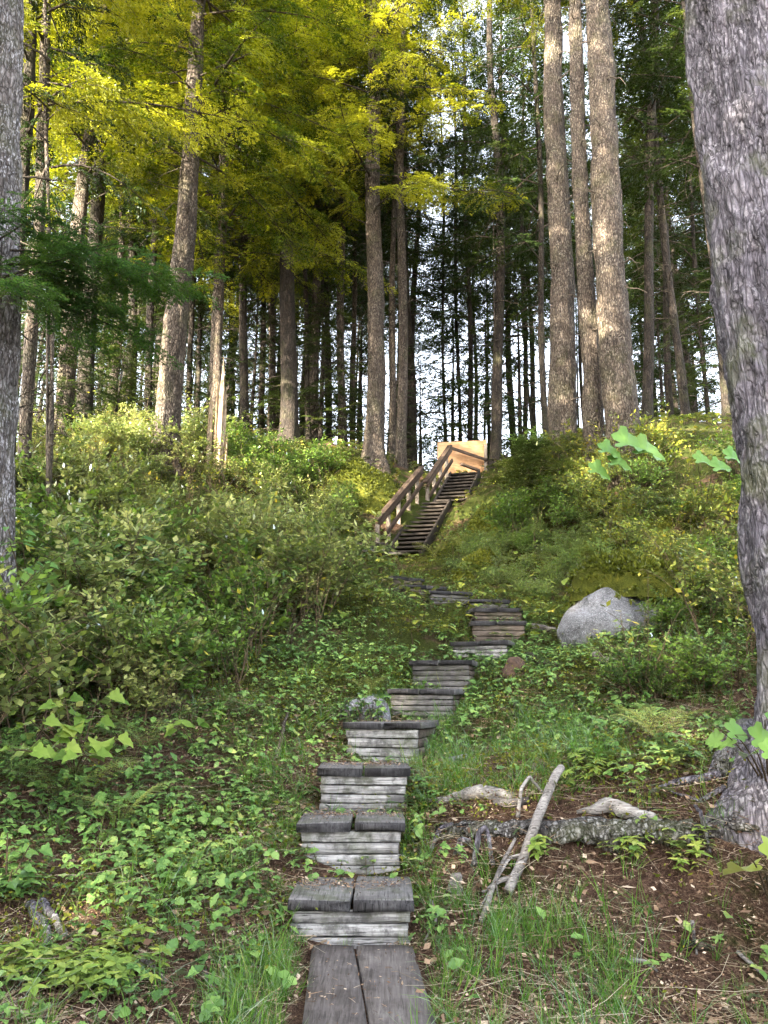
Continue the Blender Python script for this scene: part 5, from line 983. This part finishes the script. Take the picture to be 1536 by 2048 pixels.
shoot('huge soft pale green leaves in front of the thickest sunlit trunk', 'plant', 'cow_parsnip', (1250, 1010), [(1240, 885, 11.8), (1275, 900, 11.8), (1185, 940, 11.6), (1225, 925, 11.6), (1205, 900, 11.7)], 'broad', .46, 'club', 1, 6, .18)
shoot('broad pale green leaves at the right beside the huge trunk', 'plant', 'cow_parsnip', (1410, 1040), [(1395, 920, 10.6), (1430, 935, 10.4), (1455, 912, 10.6)], 'broad', .28, 'club', 1, 7, .2)
shoot('light green large leaves at the right edge beside the root of the huge trunk', 'plant', 'thimbleberry', (1540, 1600), [(1470, 1470, 4.3), (1510, 1500, 4.2), (1440, 1460, 4.4), (1530, 1440, 4.2)], 'broad', .12, 'club', 2, 8)
shoot('bright large maple like leaf at the right edge above the litter', 'plant', 'thimbleberry', (1545, 1830), [(1500, 1715, 3.9), (1530, 1745, 3.8)], 'lobed', .17, 'maple', 2, 9, .12)
shoot('low yellow leaved shrub beside the boulder foot', 'shrub', 'salmonberry', (1260, 1330), [(1180, 1260, 8.6), (1240, 1230, 8.7), (1290, 1240, 8.6), (1330, 1270, 8.5), (1220, 1290, 8.4)], 'oval', .07, 'shrub2', 9, 10)
def clump(label, u, v, n, rad, protos, mt, name='bunchberry', cat='plant', s0=.9, s1=1.3, seed=0):
    r = np.random.default_rng(seed); p = hit(u, v); X = p.x+r.normal(0, rad, n); Y = p.y+r.normal(0, rad*.8, n); k = clear_of_steps(X, Y, 0); X, Y = X[k], Y[k]; Z = H(X, Y); mb = MB()
    strew(mb, protos, X-p.x, Y-p.y, Z-p.z, seed+1, s0, s1, .2); tag(mb.build(name, [M[mt], M['stem']], None, p), label, cat)
clump('reddish green bunchberry patch in the lower left corner', 190, 1975, 110, .14, BUN, 'bunch', seed=1)
clump('small bunchberry group at the far left under the mossy branch', 50, 1960, 30, .08, BUN, 'bunch', seed=2)
clump('bunchberry group left of the mossy branches', 20, 1800, 44, .08, BUN, 'cover', seed=3)
clump('yellowish bunchberries under the long decaying log', 1250, 1715, 16, .07, BUN, 'bunch', seed=4)
clump('bunchberries right of the first group under the log', 1380, 1740, 16, .07, BUN, 'bunch', seed=5)
clump('bunchberries tucked under the right part of the log', 1320, 1700, 12, .05, BUN, 'bunch', seed=6)
clump('single bunchberry whorls beside the slanting branch', 1085, 1730, 9, .035, BUN, 'bunch', seed=7)
r = np.random.default_rng(5); n = 70; pu = r.uniform(680, 775, n); pp = np.array([list(P(u, r.uniform(1402, 1450), r.uniform(7.66, 7.8))) for u in pu]); mb = MB(); c_ = pp.mean(0)
strew(mb, COV, pp[:, 0]-c_[0], pp[:, 1]-c_[1], pp[:, 2]-c_[2]-.05, 22, 1.0, 1.7, .4); tag(mb.build('leafy_plant', [M['cover'], M['stem']], None, Vector(c_)), 'round leaved plant spilling over the front of the small white boulder', 'plant')
clump('small plant sprouting before the white streaked step', 750, 1520, 6, .02, BUN, 'maple', seed=8)
clump('leafy plant at the left side of the second step', 590, 1745, 9, .06, BUN, 'cover', seed=9)
clump('small plants at the right foot of the lowest step', 790, 1890, 12, .08, BUN, 'cover', seed=10)
clump('leafy patch at the right side of the third step', 830, 1615, 18, .1, BUN, 'cover', seed=11)
clump('leafy patch between the roots and the yellow fern', 1190, 1560, 32, .12, BUN, 'bunch', seed=12)
clump('bright patch beside the huge trunk above its roots', 1330, 1545, 30, .08, BUN, 'cover', seed=13)
